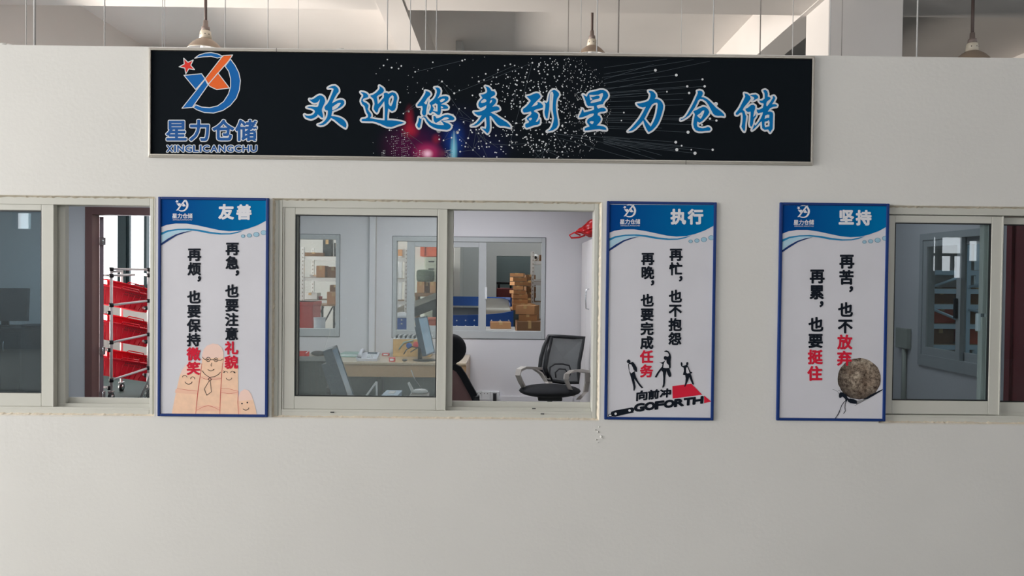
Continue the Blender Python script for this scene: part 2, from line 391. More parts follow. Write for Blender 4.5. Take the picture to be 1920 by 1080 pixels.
# hall shell
h3 = [(at(1748, 500, 12.1).x, at(1810, 500, 12.1).x, at(1780, 526, 12.1).z, at(1780, 443, 12.1).z), (at(1816, 450, 12.1).x, at(1842, 450, 12.1).x, at(1830, 492, 12.1).z, at(1830, 450, 12.1).z)]
b = B(); wall_with_holes(b, HL, HR, 0, SL, HB-0.2, HB, [(-10.65, -10.3, 2.6, 2.95), (-7, -3, 3.9, 5.3), (2, 6, 3.9, 5.3)]+h3, 'hall_rear'); struct('wall_rear', b)
b = B(); b.box(HL-0.2, HL, HB, HF, 0, SL, 'hall_rear'); struct('wall_left', b)
b = B(); b.box(HR, HR+0.2, HB, HF, 0, SL, 'hall_rear'); struct('wall_right', b)
# office box
OB = 4.77                                             # front face of the office back wall
def px_rect(x0, y0, x1, y1, y):
    a = at(x0, y0, y); c = at(x1, y1, y); return a.x, c.x, c.z, a.z
bw1 = px_rect(354, 437, 636, 631, OB); bw2 = px_rect(737, 443, 1021, 636, OB)
dr = px_rect(161, 388, 306, 800, OB); dr = (dr[0], dr[1], 0.0, dr[3])
b = B(); wall_with_holes(b, -6.4, 3.95, 0, 2.95, OB, OB+0.12, [dr, bw1, bw2], 'office_wall'); struct('wall_back', b)
b = B(); b.box(-6.5, -6.4, 0.14, OB, 0, 2.95, 'office_wall'); struct('wall_office_left', b)
sw = (at(1877, 560, 0), 0)
SX = 3.83; SWY0, SWY1 = 5.74+CY, 6.87+CY; SWZ0, SWZ1 = CZ-0.775, CZ+0.425
b = B()
b.box(SX, SX+0.12, 0.14, SWY0, 2.2, 2.95, 'office_wall'); b.box(SX, SX+0.12, 1.60, SWY0, 0, 2.2, 'office_wall'); b.box(SX, SX+0.12, 0.14, 0.78, 0, 2.2, 'office_wall')
b.box(SX, SX+0.12, SWY0, SWY1, 0, SWZ0, 'office_wall'); b.box(SX, SX+0.12, SWY0, SWY1, SWZ1, 2.95, 'office_wall')
b.box(SX, SX+0.12, SWY1, OB, 0, 2.95, 'office_wall'); struct('wall_office_right', b)
b = B(); b.box(1.36, 1.44, 0.14, OB, 0, 2.85, 'office_wall'); struct('wall_partition', b)
b = B(); b.box(-6.5, 3.95, 0.14, OB+0.12, 2.85, 2.88, 'office_wall'); b.box(-6.5, 3.95, 0.14, OB+0.12, 2.88, 2.90, 'roof_dark'); struct('ceiling_office', b)
b = B(); b.box(at(694, 500, OB).x, at(704.5, 500, OB).x, OB-0.06, OB, 0.0, 2.85, 'office_wall', bev=0.004); b.box(at(704.6, 500, OB).x, at(706, 500, OB).x, OB-0.01, OB, 0.0, 2.85, 'grey_plastic')
struct('trim_4', b)
b = B(); b.box(at(895, 746, OB).x, 0.80, OB-0.03, OB, at(950, 750, OB).z-0.02, at(950, 742, OB).z, 'office_wall', bev=0.003); struct('baseboard_back', b)
# warehouse back wall (left) and return, far right wall with windows
BW = 9.95
z1 = at(220, 541, BW).z
hole = (at(150, 541, BW).x, at(520, 541, BW).x, z1, 3.4)
hole2 = (at(931, 480, BW).x, at(997, 480, BW).x, 0.0, at(960, 480, BW).z)
b = B(); wall_with_holes(b, HL, 4.9, 0, SL, BW, BW+0.2, [hole, hole2], 'warehouse_wall'); struct('wall_warehouse', b)
b = B(); b.box(at(853, 500, 9.3).x, at(865, 500, 9.3).x, 9.0, BW, 0, SL, 'warehouse_wall', bev=0.006); struct('trim_5', b)
b = B(); b.box(4.9, 5.0, BW+0.2, HF, 0, SL, 'warehouse_wall'); struct('wall_return', b)
b = B(); b.box(4.9, HR, 15.9, 16.1, 0, SL, 'warehouse_wall'); struct('wall_far', b)
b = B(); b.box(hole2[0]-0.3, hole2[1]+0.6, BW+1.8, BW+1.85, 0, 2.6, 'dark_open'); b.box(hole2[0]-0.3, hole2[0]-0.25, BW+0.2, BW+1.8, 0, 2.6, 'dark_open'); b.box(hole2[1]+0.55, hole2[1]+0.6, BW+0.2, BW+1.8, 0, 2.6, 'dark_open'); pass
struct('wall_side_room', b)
# back windows of the warehouse: frames and mullions
w = thing('window_6', None, None, (hole[0], BW, hole[2]), kind='structure')
b = B(); b.ring(*hole, 0.06, 0.06, 0.06, 0.08, BW, BW+0.12, 'dark_frame'); b.box(hole[0]-0.05, hole[1]+0.05, BW-0.08, BW+0.02, hole[2]-0.16, hole[2], 'dark_frame'); b.build('window_frame', w)
for px, wd in ((178, 0.04), (229, 0.16), (273, 0.05), (330, 0.12)):
    x = at(px, 480, BW).x; b = B()
    b.box(x-wd/2, x+wd/2, BW-0.02, BW+0.1, hole[2], hole[3], 'dark_frame')
    if wd > 0.1: b.box(x+wd/2, x+wd/2+0.05, BW+0.01, BW+0.08, hole[2], hole[3], 'dark_frame')
    b.build('mullion', w)
for n, hh in ((7, h3[0]), (8, h3[1])):                # windows of the hall behind the camera, seen mirrored in the right pane
    w = thing('window_%d' % n, None, None, (hh[0], HB, hh[2]), kind='structure')
    b = B(); b.ring(*hh, 0.012, 0.02, 0.02, 0.03, HB-0.1, HB+0.02, 'dark_frame'); b.build('window_frame', w)
    if n == 7:
        zz = at(1780, 477.5, 12.1).z
        for px, z0_, z1_ in ((1761.5, hh[2], hh[3]), (1787.5, hh[2], zz)):
            x = at(px, 480, 12.1).x; wd = 0.05 if px < 1770 else 0.018; b = B(); b.box(x-wd, x+wd, HB-0.09, HB+0.015, z0_, z1_, 'dark_frame'); b.build('mullion', w)
        b = B(); b.box(hh[0], hh[1], HB-0.09, HB+0.01, zz-0.03, zz+0.03, 'dark_frame'); b.build('transom', w)
        xs_ = at(1786, 480, 12.1).x; b = B(); b.box(hh[0], xs_, HB-0.08, HB-0.01, hh[2], at(1770, 508, 12.1).z, 'dark_frame'); b.build('lower_panel', w)
        b = B(); b.box(xs_, hh[1], HB-0.08, HB-0.01, hh[2], hh[2]+0.06, 'conveyor_blue'); b.build('blue_strip', w)
# ---------------------------------------------------------------- counter windows
def sash(root, x0, x1, z0, z1, y0, y1, wl, wr, wt, wb, gm='glass', lead=True):
    b = B(); b.ring(x0, x1, z0, z1, wl, wr, wt, wb, y0, y1, 'aluminium', bev=0.003)
    # raised outer lip of the extrusion on both stiles
    b.box(x0, x0+0.006, y0-0.004, y0, z0, z1, 'aluminium'); b.box(x1-0.006, x1, y0-0.004, y0, z0, z1, 'aluminium')
    s = b.build('sash', root)
    g = B(); ym = (y0+y1)/2
    g.ring(x0+wl-0.001, x1-wr+0.001, z0+wb-0.001, z1-wt+0.001, 0.007, 0.007, 0.007, 0.007, y0+0.004, ym, 'gasket'); g.build('gasket', s)
    g = B(); g.box(x0+wl, x1-wr, ym, ym+0.005, z0+wb, z1-wt, gm); g.build('glass', s, flat=True)
    return s
def window_frame(root, x0, x1, z0, z1, wl=0.045, wr=0.034):
    b = B()
    b.ring(x0, x1, z0, z1, wl, wr, 0.046, 0.030, 0.022, 0.115, 'aluminium', bev=0.003)
    b.build('window_frame', root)
    for y0, y1, hh in ((0.024, 0.034, 0.042), (0.066, 0.074, 0.055), (0.104, 0.115, 0.082)):
        t = B(); t.box(x0+wl, x1-wr, y0, y1, z0+0.028, z0+hh, 'aluminium', bev=0.002); t.build('track_rail', root)
    t = B(); t.box(x0+wl*0.55, x0+wl*0.62, 0.018, 0.023, z0, z1, 'alu_shade'); t.box(x1-wr*0.5, x1-wr*0.44, 0.018, 0.023, z0, z1, 'alu_shade'); t.build('frame_groove', root)
    # rough bead of filler between frame and plaster
    rnd = random.Random(int(x0*100)); c = B()
    for side in ('t', 'b', 'l', 'r'):
        L = (x1-x0) if side in 'tb' else (z1-z0); n = int(L/0.014)
        prof = []
        for i in range(n+1):
            u = L*i/n; wv = 0.005+rnd.random()*0.006
            prof.append((u, wv))
        vs = []; fs = []
        for u, wv in prof:
            if side == 't': q = [(x0+u, -0.0015, z1+0.002), (x0+u, 0.022, z1-wv)]
            elif side == 'b': q = [(x0+u, -0.0015, z0-0.004), (x0+u, 0.022, z0+wv)]
            elif side == 'l': q = [(x0-0.003, -0.0015, z0+u), (x0+wv, 0.022, z0+u)]
            else: q = [(x1+0.004, -0.0015, z0+u), (x1-wv, 0.022, z0+u)]
            vs += q
        for i in range(n): fs.append((2*i, 2*i+1, 2*i+3, 2*i+2))
        c.add(vs, fs, 'caulk')
    c.build('filler_bead', root)
# window 2 (middle)
x0, x1 = FX['w2']; w2 = thing('window_2', None, None, (x0, 0.02, ZB), kind='structure'); window_frame(w2, x0, x1, ZB, ZT, 0.048, 0.036)
sx1 = at(838, 500, 0.035).x
sash(w2, x0+0.05, sx1, ZB+0.042, ZT-0.044, 0.030, 0.064, 0.066, 0.052, 0.040, 0.070)
sash(w2, x0+0.085, at(850, 500, 0.09).x, ZB+0.055, ZT-0.044, 0.070, 0.103, 0.036, 0.052, 0.030, 0.040)
b = B()
for px, py in ((623, 773), (1001, 766), (1017, 776)):
    v = at(px, py, 0.02); b.box(v.x-0.01, v.x+0.01, 0.0165, 0.0235, v.z-0.002, v.z+0.002, 'gasket')
b.build('drain_slot', w2)
# window 1 (left)
x0, x1 = FX['w1']; w1 = thing('window_1', None, None, (x0, 0.02, ZB), kind='structure'); window_frame(w1, x0, x1, ZB, ZT, 0.048, 0.036)
sash(w1, x0+0.05, at(102, 500, 0.035).x, ZB+0.042, ZT-0.034, 0.030, 0.064, 0.066, 0.068, 0.044, 0.072, 'glass_dark')
sash(w1, x0+0.09, at(127, 500, 0.09).x, ZB+0.052, ZT-0.040, 0.070, 0.103, 0.05, 0.078, 0.036, 0.045, 'glass_dark')
# window 3 (right)
x0, x1 = FX['w3']; w3 = thing('window_3', None, None, (x0, 0.02, ZB), kind='structure'); window_frame(w3, x0, x1, ZB, ZT, 0.034, 0.036)
sash(w3, x0+0.036, at(1877, 560, 0.035).x, ZB+0.046, ZT-0.050, 0.030, 0.064, 0.050, 0.062, 0.040, 0.075, 'glass_dark')
bs = sash(w3, at(1839, 560, 0.08).x, x1-0.036, ZB+0.050, ZT-0.050, 0.070, 0.103, 0.036, 0.05, 0.040, 0.060, 'glass_dark')
v = at(1833.5, 604, 0.09)
b = B(); b.box(v.x-0.012, v.x+0.008, 0.075, 0.098, v.z-0.05, v.z+0.05, 'white_plastic', bev=0.005); b.box(v.x, v.x+0.035, 0.0655, 0.0695, v.z+0.03, v.z+0.05, 'chrome', bev=0.003)
b.build('latch_handle', w3, label='white latch handle with a small metal catch')
# back office windows and side window
def back_window(name, rect, sash_px, y=OB):
    x0, x1, z0, z1 = rect
    w = thing(name, None, None, (x0, y, z0), kind='structure')
    b = B(); b.ring(x0-0.006, x1+0.006, z0-0.006, z1+0.006, 0.03, 0.03, 0.03, 0.03, y-0.003, y, 'dark_grey'); b.build('frame_shadow_ring', w)  # dark ring coloured in as the shadow line round the frame
    b = B(); b.ring(x0, x1, z0, z1, 0.045, 0.045, 0.055, 0.09, y-0.012, y+0.10, 'alu_back', bev=0.003); b.build('window_frame', w)
    for i, (a, c) in enumerate(sash_px):
        xa, xc = at(a, 500, y).x, at(c, 500, y).x; yy = y+0.004+i*0.04
        b = B(); b.ring(xa, xc, z0+0.085, z1-0.05, 0.09, 0.09, 0.07, 0.06, yy, yy+0.035, 'alu_back', bev=0.003)
        s = b.build('sash', w); g = B(); g.box(xa+0.09, xc-0.09, yy+0.015, yy+0.02, z0+0.14, z1-0.12, 'glass_back'); g.build('glass', s, flat=True)
    return w
back_window('window_4', bw1, [(360, 500)]); w5 = back_window('window_5', bw2, [(763, 912)])
v = at(911, 548, OB-0.02); b = B(); b.box(v.x-0.012, v.x+0.014, OB-0.03, OB+0.004, v.z-0.08, v.z+0.06, 'white_plastic', bev=0.004); b.build('latch', w5)
w = thing('window_9', None, None, (SX, SWY0, SWZ0), kind='structure')
def ringx(b, y0, y1, z0, z1, wy, wt, wb, x0, x1, m):
    b.box(x0, x1, y0, y0+wy, z0, z1, m); b.box(x0, x1, y1-wy, y1, z0, z1, m); b.box(x0, x1, y0+wy, y1-wy, z1-wt, z1, m); b.box(x0, x1, y0+wy, y1-wy, z0, z0+wb, m)
b = B(); ringx(b, SWY0, SWY1, SWZ0, SWZ1, 0.05, 0.06, 0.1, SX-0.02, SX+0.1, 'alu_back'); b.build('window_frame', w)
ym = 6.33+CY
for ya, yb, xx in ((ym-0.08, SWY1-0.05, SX-0.01), (SWY0+0.05, ym+0.02, SX+0.03)):
    b = B(); ringx(b, ya, yb, SWZ0+0.1, SWZ1-0.06, 0.06, 0.06, 0.07, xx, xx+0.035, 'alu_back'); s = b.build('sash', w)
    g = B(); g.box(xx+0.012, xx+0.017, ya+0.06, yb-0.06, SWZ0+0.17, SWZ1-0.12, 'glass_back'); g.build('glass', s, flat=True)
v = at(1802, 560, 0); b = B(); b.box(SX-0.035, SX-0.01, ym-0.05, ym-0.02, 1.38, 1.55, 'black_plastic', bev=0.004); b.build('latch', w)
# doors
d = thing('door_1', None, None, (dr[0], OB, 0), kind='structure')
b = B(); cw = 0.085
b.box(dr[0], dr[0]+cw, OB-0.02, OB+0.14, 0, dr[3], 'door_brown', bev=0.004); b.box(dr[1]-cw, dr[1], OB-0.02, OB+0.14, 0, dr[3], 'door_brown', bev=0.004)
b.box(dr[0]+cw, dr[1]-cw, OB-0.02, OB+0.14, dr[3]-0.09, dr[3], 'door_brown', bev=0.004); b.build('door_frame', d)
b = B(); pA = Vector((dr[0]+cw, OB+0.14)); dV = Vector((-0.50, 0.866)); nV = Vector((0.866, 0.5))*0.045
vs_ = [(*(pA+dV*s_+nV*t_), z_) for z_ in (0.01, dr[3]-0.1) for s_, t_ in ((0, 0), (0, 1), (0.85, 1), (0.85, 0))]
b.add(vs_, [(3, 2, 1, 0), (4, 5, 6, 7), (0, 1, 5, 4), (1, 2, 6, 5), (2, 3, 7, 6), (3, 0, 4, 7)], 'door_brown_side')
lf = b.build('door_leaf', d, label='brown door leaf standing open into the warehouse')
for py in (452, 658, 742):
    v = at(181, py, OB+0.1); b = B(); b.tube([(dr[0]+cw+0.05, OB+0.125, v.z-0.05), (dr[0]+cw+0.05, OB+0.125, v.z+0.05)], 0.012, 'chrome'); b.box(dr[0]+cw+0.01, dr[0]+cw+0.08, OB+0.12, OB+0.13, v.z-0.045, v.z+0.045, 'chrome'); b.build('hinge', lf)
d = thing('door_2', None, None, (SX, 0.78, 0), kind='structure')
b = B(); b.box(SX-0.02, SX+0.12, 0.78, 0.84, 0, 2.2, 'door_red'); b.box(SX-0.02, SX+0.12, 1.54, 1.60, 0, 2.2, 'door_red'); b.box(SX-0.02, SX+0.12, 0.84, 1.54, 2.14, 2.2, 'door_red'); b.build('door_frame', d)
b = B(); b.box(SX+0.0, SX+0.04, 0.84, 1.54, 0.01, 2.14, 'door_red', bev=0.003); b.build('door_leaf', d)
# ================================================================ banner over the windows
bx0, bx1, bz1 = -1.941, 1.660, CZ+1.209; bz0 = bz1-0.59
ban = thing('banner_sign', 'wide black banner sign in a silver frame with blue brush lettering above the windows', 'sign', (bx0, 0.0, bz0))
b = B()
fw = 0.017
for a in range(3):                                    # stepped aluminium profile
    o = a*0.0045; yy = -0.014-a*0.006
    b.ring(bx0+o, bx1-o, bz0+o, bz1-o, fw-o, fw-o, fw-o, fw-o, yy, 0.0, 'silver', bev=0.0012)
b.build('frame', ban)
for px, py in ((521, 97), (1284, 306)):
    b = B(); v = at(px, py, 0); b.box(v.x-0.0012, v.x+0.0012, -0.0275, -0.0265, v.z-0.012, v.z+0.012, 'gasket'); b.build('frame_joint', ban)
def print_mat(name, base, glows, lr=None):
    m = bpy.data.materials.new(name); m.use_nodes = True; nt = m.node_tree; bs = nt.nodes['Principled BSDF']
    bs.inputs['Roughness'].default_value = 0.6; bs.inputs['Specular IOR Level'].default_value = 0.03
    tc = nt.nodes.new('ShaderNodeTexCoord'); last = None
    rgb = nt.nodes.new('ShaderNodeRGB'); rgb.outputs[0].default_value = (*lin(base), 1); last = rgb.outputs[0]
    if lr:
        sep = nt.nodes.new('ShaderNodeSeparateXYZ'); nt.links.new(tc.outputs['Object'], sep.inputs[0])
        mr = nt.nodes.new('ShaderNodeMapRange'); mr.inputs['From Max'].default_value = lr[1]; nt.links.new(sep.outputs['X'], mr.inputs['Value'])
        mx = nt.nodes.new('ShaderNodeMixRGB'); nt.links.new(mr.outputs[0], mx.inputs[0]); nt.links.new(last, mx.inputs[1]); mx.inputs[2].default_value = (*lin(lr[0]), 1); last = mx.outputs[0]
    for (cx, cz, rx, rz, col, st) in glows:
        mp = nt.nodes.new('ShaderNodeVectorMath'); mp.operation = 'SUBTRACT'; mp.inputs[1].default_value = (cx, 0, cz); nt.links.new(tc.outputs['Object'], mp.inputs[0])
        sc = nt.nodes.new('ShaderNodeVectorMath'); sc.operation = 'MULTIPLY'; sc.inputs[1].default_value = (1/rx, 0, 1/rz); nt.links.new(mp.outputs[0], sc.inputs[0])
        ln = nt.nodes.new('ShaderNodeVectorMath'); ln.operation = 'LENGTH'; nt.links.new(sc.outputs[0], ln.inputs[0])
        mr = nt.nodes.new('ShaderNodeMapRange'); mr.interpolation_type = 'SMOOTHSTEP'; mr.inputs['From Min'].default_value = 0.0; mr.inputs['From Max'].default_value = 1.0
        mr.inputs['To Min'].default_value = st; mr.inputs['To Max'].default_value = 0.0; nt.links.new(ln.outputs['Value'], mr.inputs['Value'])
        mx = nt.nodes.new('ShaderNodeMixRGB'); nt.links.new(mr.outputs[0], mx.inputs[0]); nt.links.new(last, mx.inputs[1]); mx.inputs[2].default_value = (*lin(col), 1); last = mx.outputs[0]
    nt.links.new(last, bs.inputs['Base Color'])
    return m
def gl(px, py, rx, ry, col, st):
    v = at(px, py, 0); return (v.x-bx0, v.z-bz0, rx/344, ry/344, col, st)
M['banner_print'] = print_mat('banner_print', (20, 25, 30), [
    gl(840, 268, 150, 90, (24, 28, 66), 0.85), gl(770, 275, 70, 55, (82, 22, 62), 0.9), gl(768, 225, 12, 34, (150, 34, 52), 0.8), gl(770, 245, 22, 20, (176, 40, 60), 0.85),
    gl(818, 262, 12, 14, (150, 40, 60), 0.7), gl(852, 262, 26, 50, (28, 66, 150), 0.8), gl(802, 287, 34, 26, (196, 56, 110), 0.95), gl(802, 289, 13, 11, (255, 206, 230), 1.0), gl(851, 284, 9, 44, (130, 214, 236), 0.95),
    gl(830, 289, 11, 11, (120, 60, 80), 0.6), gl(921, 285, 40, 30, (30, 36, 80), 0.6)])
b = B(); b.box(bx0+0.012, bx1-0.012, -0.012, -0.002, bz0+0.012, bz1-0.012, 'banner_print'); b.build('printed_panel', ban)
YB = -0.0125
# logo, traced in the zoomed crop (4x, origin 270,80)
def Z(pts, ox, oy, k): return [(ox+x*k, oy+y*k) for x, y in pts]
lg = lambda pts: Z(pts, 270, 80, 0.25)
ring_c = lg([(388,122),(420,98),(465,84),(510,80),(560,90),(600,108),(560,121),(510,108),(450,112)])
ring_d = lg([(655,128),(690,175),(718,230),(730,290),(722,360),(700,420),(655,475),(600,512),(530,532),(460,528),(405,508),(378,490),(395,470),(440,487),(500,492),(560,478),(605,445),(640,390),(656,335),(656,275),(642,220),(615,182)])
slash_o = lg([(600,102),(672,98),(640,145),(490,316),(466,275)])
tri_o = lg([(562,232),(648,345),(553,357),(500,332),(490,318)])
slash_b = lg([(466,280),(488,322),(370,490),(293,496)])
tri_b = lg([(308,250),(440,238),(466,276),(395,356)])
def star(cx, cy, R, rot, r=0.40): return [(cx+(R if i % 2 == 0 else R*r)*math.sin(rot+math.pi*i/5), cy-(R if i % 2 == 0 else R*r)*math.cos(rot+math.pi*i/5)) for i in range(10)]
st = star(270+333*0.25, 80+178*0.25, 15.5, -0.45, 0.42)
p = P(YB)
for c, m in ((ring_c, 'logo_blue'), (ring_d, 'logo_blue'), (tri_b, 'logo_blue'), (slash_b, 'logo_blue'), (tri_o, 'logo_orange'), (slash_o, 'logo_orange'), (st, 'logo_red')):
    p.stroke(c, 1.6, 'banner_white', 2); p.fill([c], m, 1)
p.b.build('logo_emblem', ban)
p = P(YB)
for ch, x in zip('星力仓储', (333, 376.5, 420.5, 463.5)): p.glyph(ch, x, 245.5, 41, 'text_blue', 2.4, 1, 'banner_white', 1.7)
name13 = 'XINGLICANGCHU'; wd = [1.0, 0.42, 1.05, 1.08, 0.86, 0.42, 1.05, 1.08, 1.05, 1.08, 1.05, 1.05, 1.05]
def wide_text(p, txt, x0, x1, yc, h, m, bold, layer=1, outline=None, ol=0, ws=None, skew=0.0):
    ws = ws or [1.0]*len(txt); k = (x1-x0)/sum(ws); x = x0
    for ch, w_ in zip(txt, ws):
        cs = glyph_conts(ch); xs_ = [q[0] for c in cs for q in c]; ys_ = [q[1] for c in cs for q in c]
        a, b_, c0, c1 = min(xs_), max(xs_), min(ys_), max(ys_)
        W_ = k*w_*0.80 if ch != 'I' else k*0.18
        cc = [[(x+k*w_/2+((qx-a)/(b_-a)-0.5)*W_+skew*((qy-c0)/(c1-c0)-0.5)*h, yc-((qy-c0)/(c1-c0)-0.5)*h) for qx, qy in c] for c in cs]
        if outline:
            for c in cc: p.stroke(c, bold+2*ol, outline, layer)
        if bold:
            for c in cc: p.stroke(c, bold, m, layer+1)
        fv = [(x+k*w_/2+((qx-a)/(b_-a)-0.5)*W_+skew*((qy-c0)/(c1-c0)-0.5)*h, yc-((qy-c0)/(c1-c0)-0.5)*h) for qx, qy in FILLS[ch][0]]
        p.b.add([p.pt(v_, layer+2) for v_ in fv], FILLS[ch][1], m); x += k*w_
wide_text(p, name13, 313.5, 484.5, 279.5, 11.5, 'text_blue', 1.0, 1, 'banner_white', 1.35, wd)
p.b.build('logo_lettering', ban)
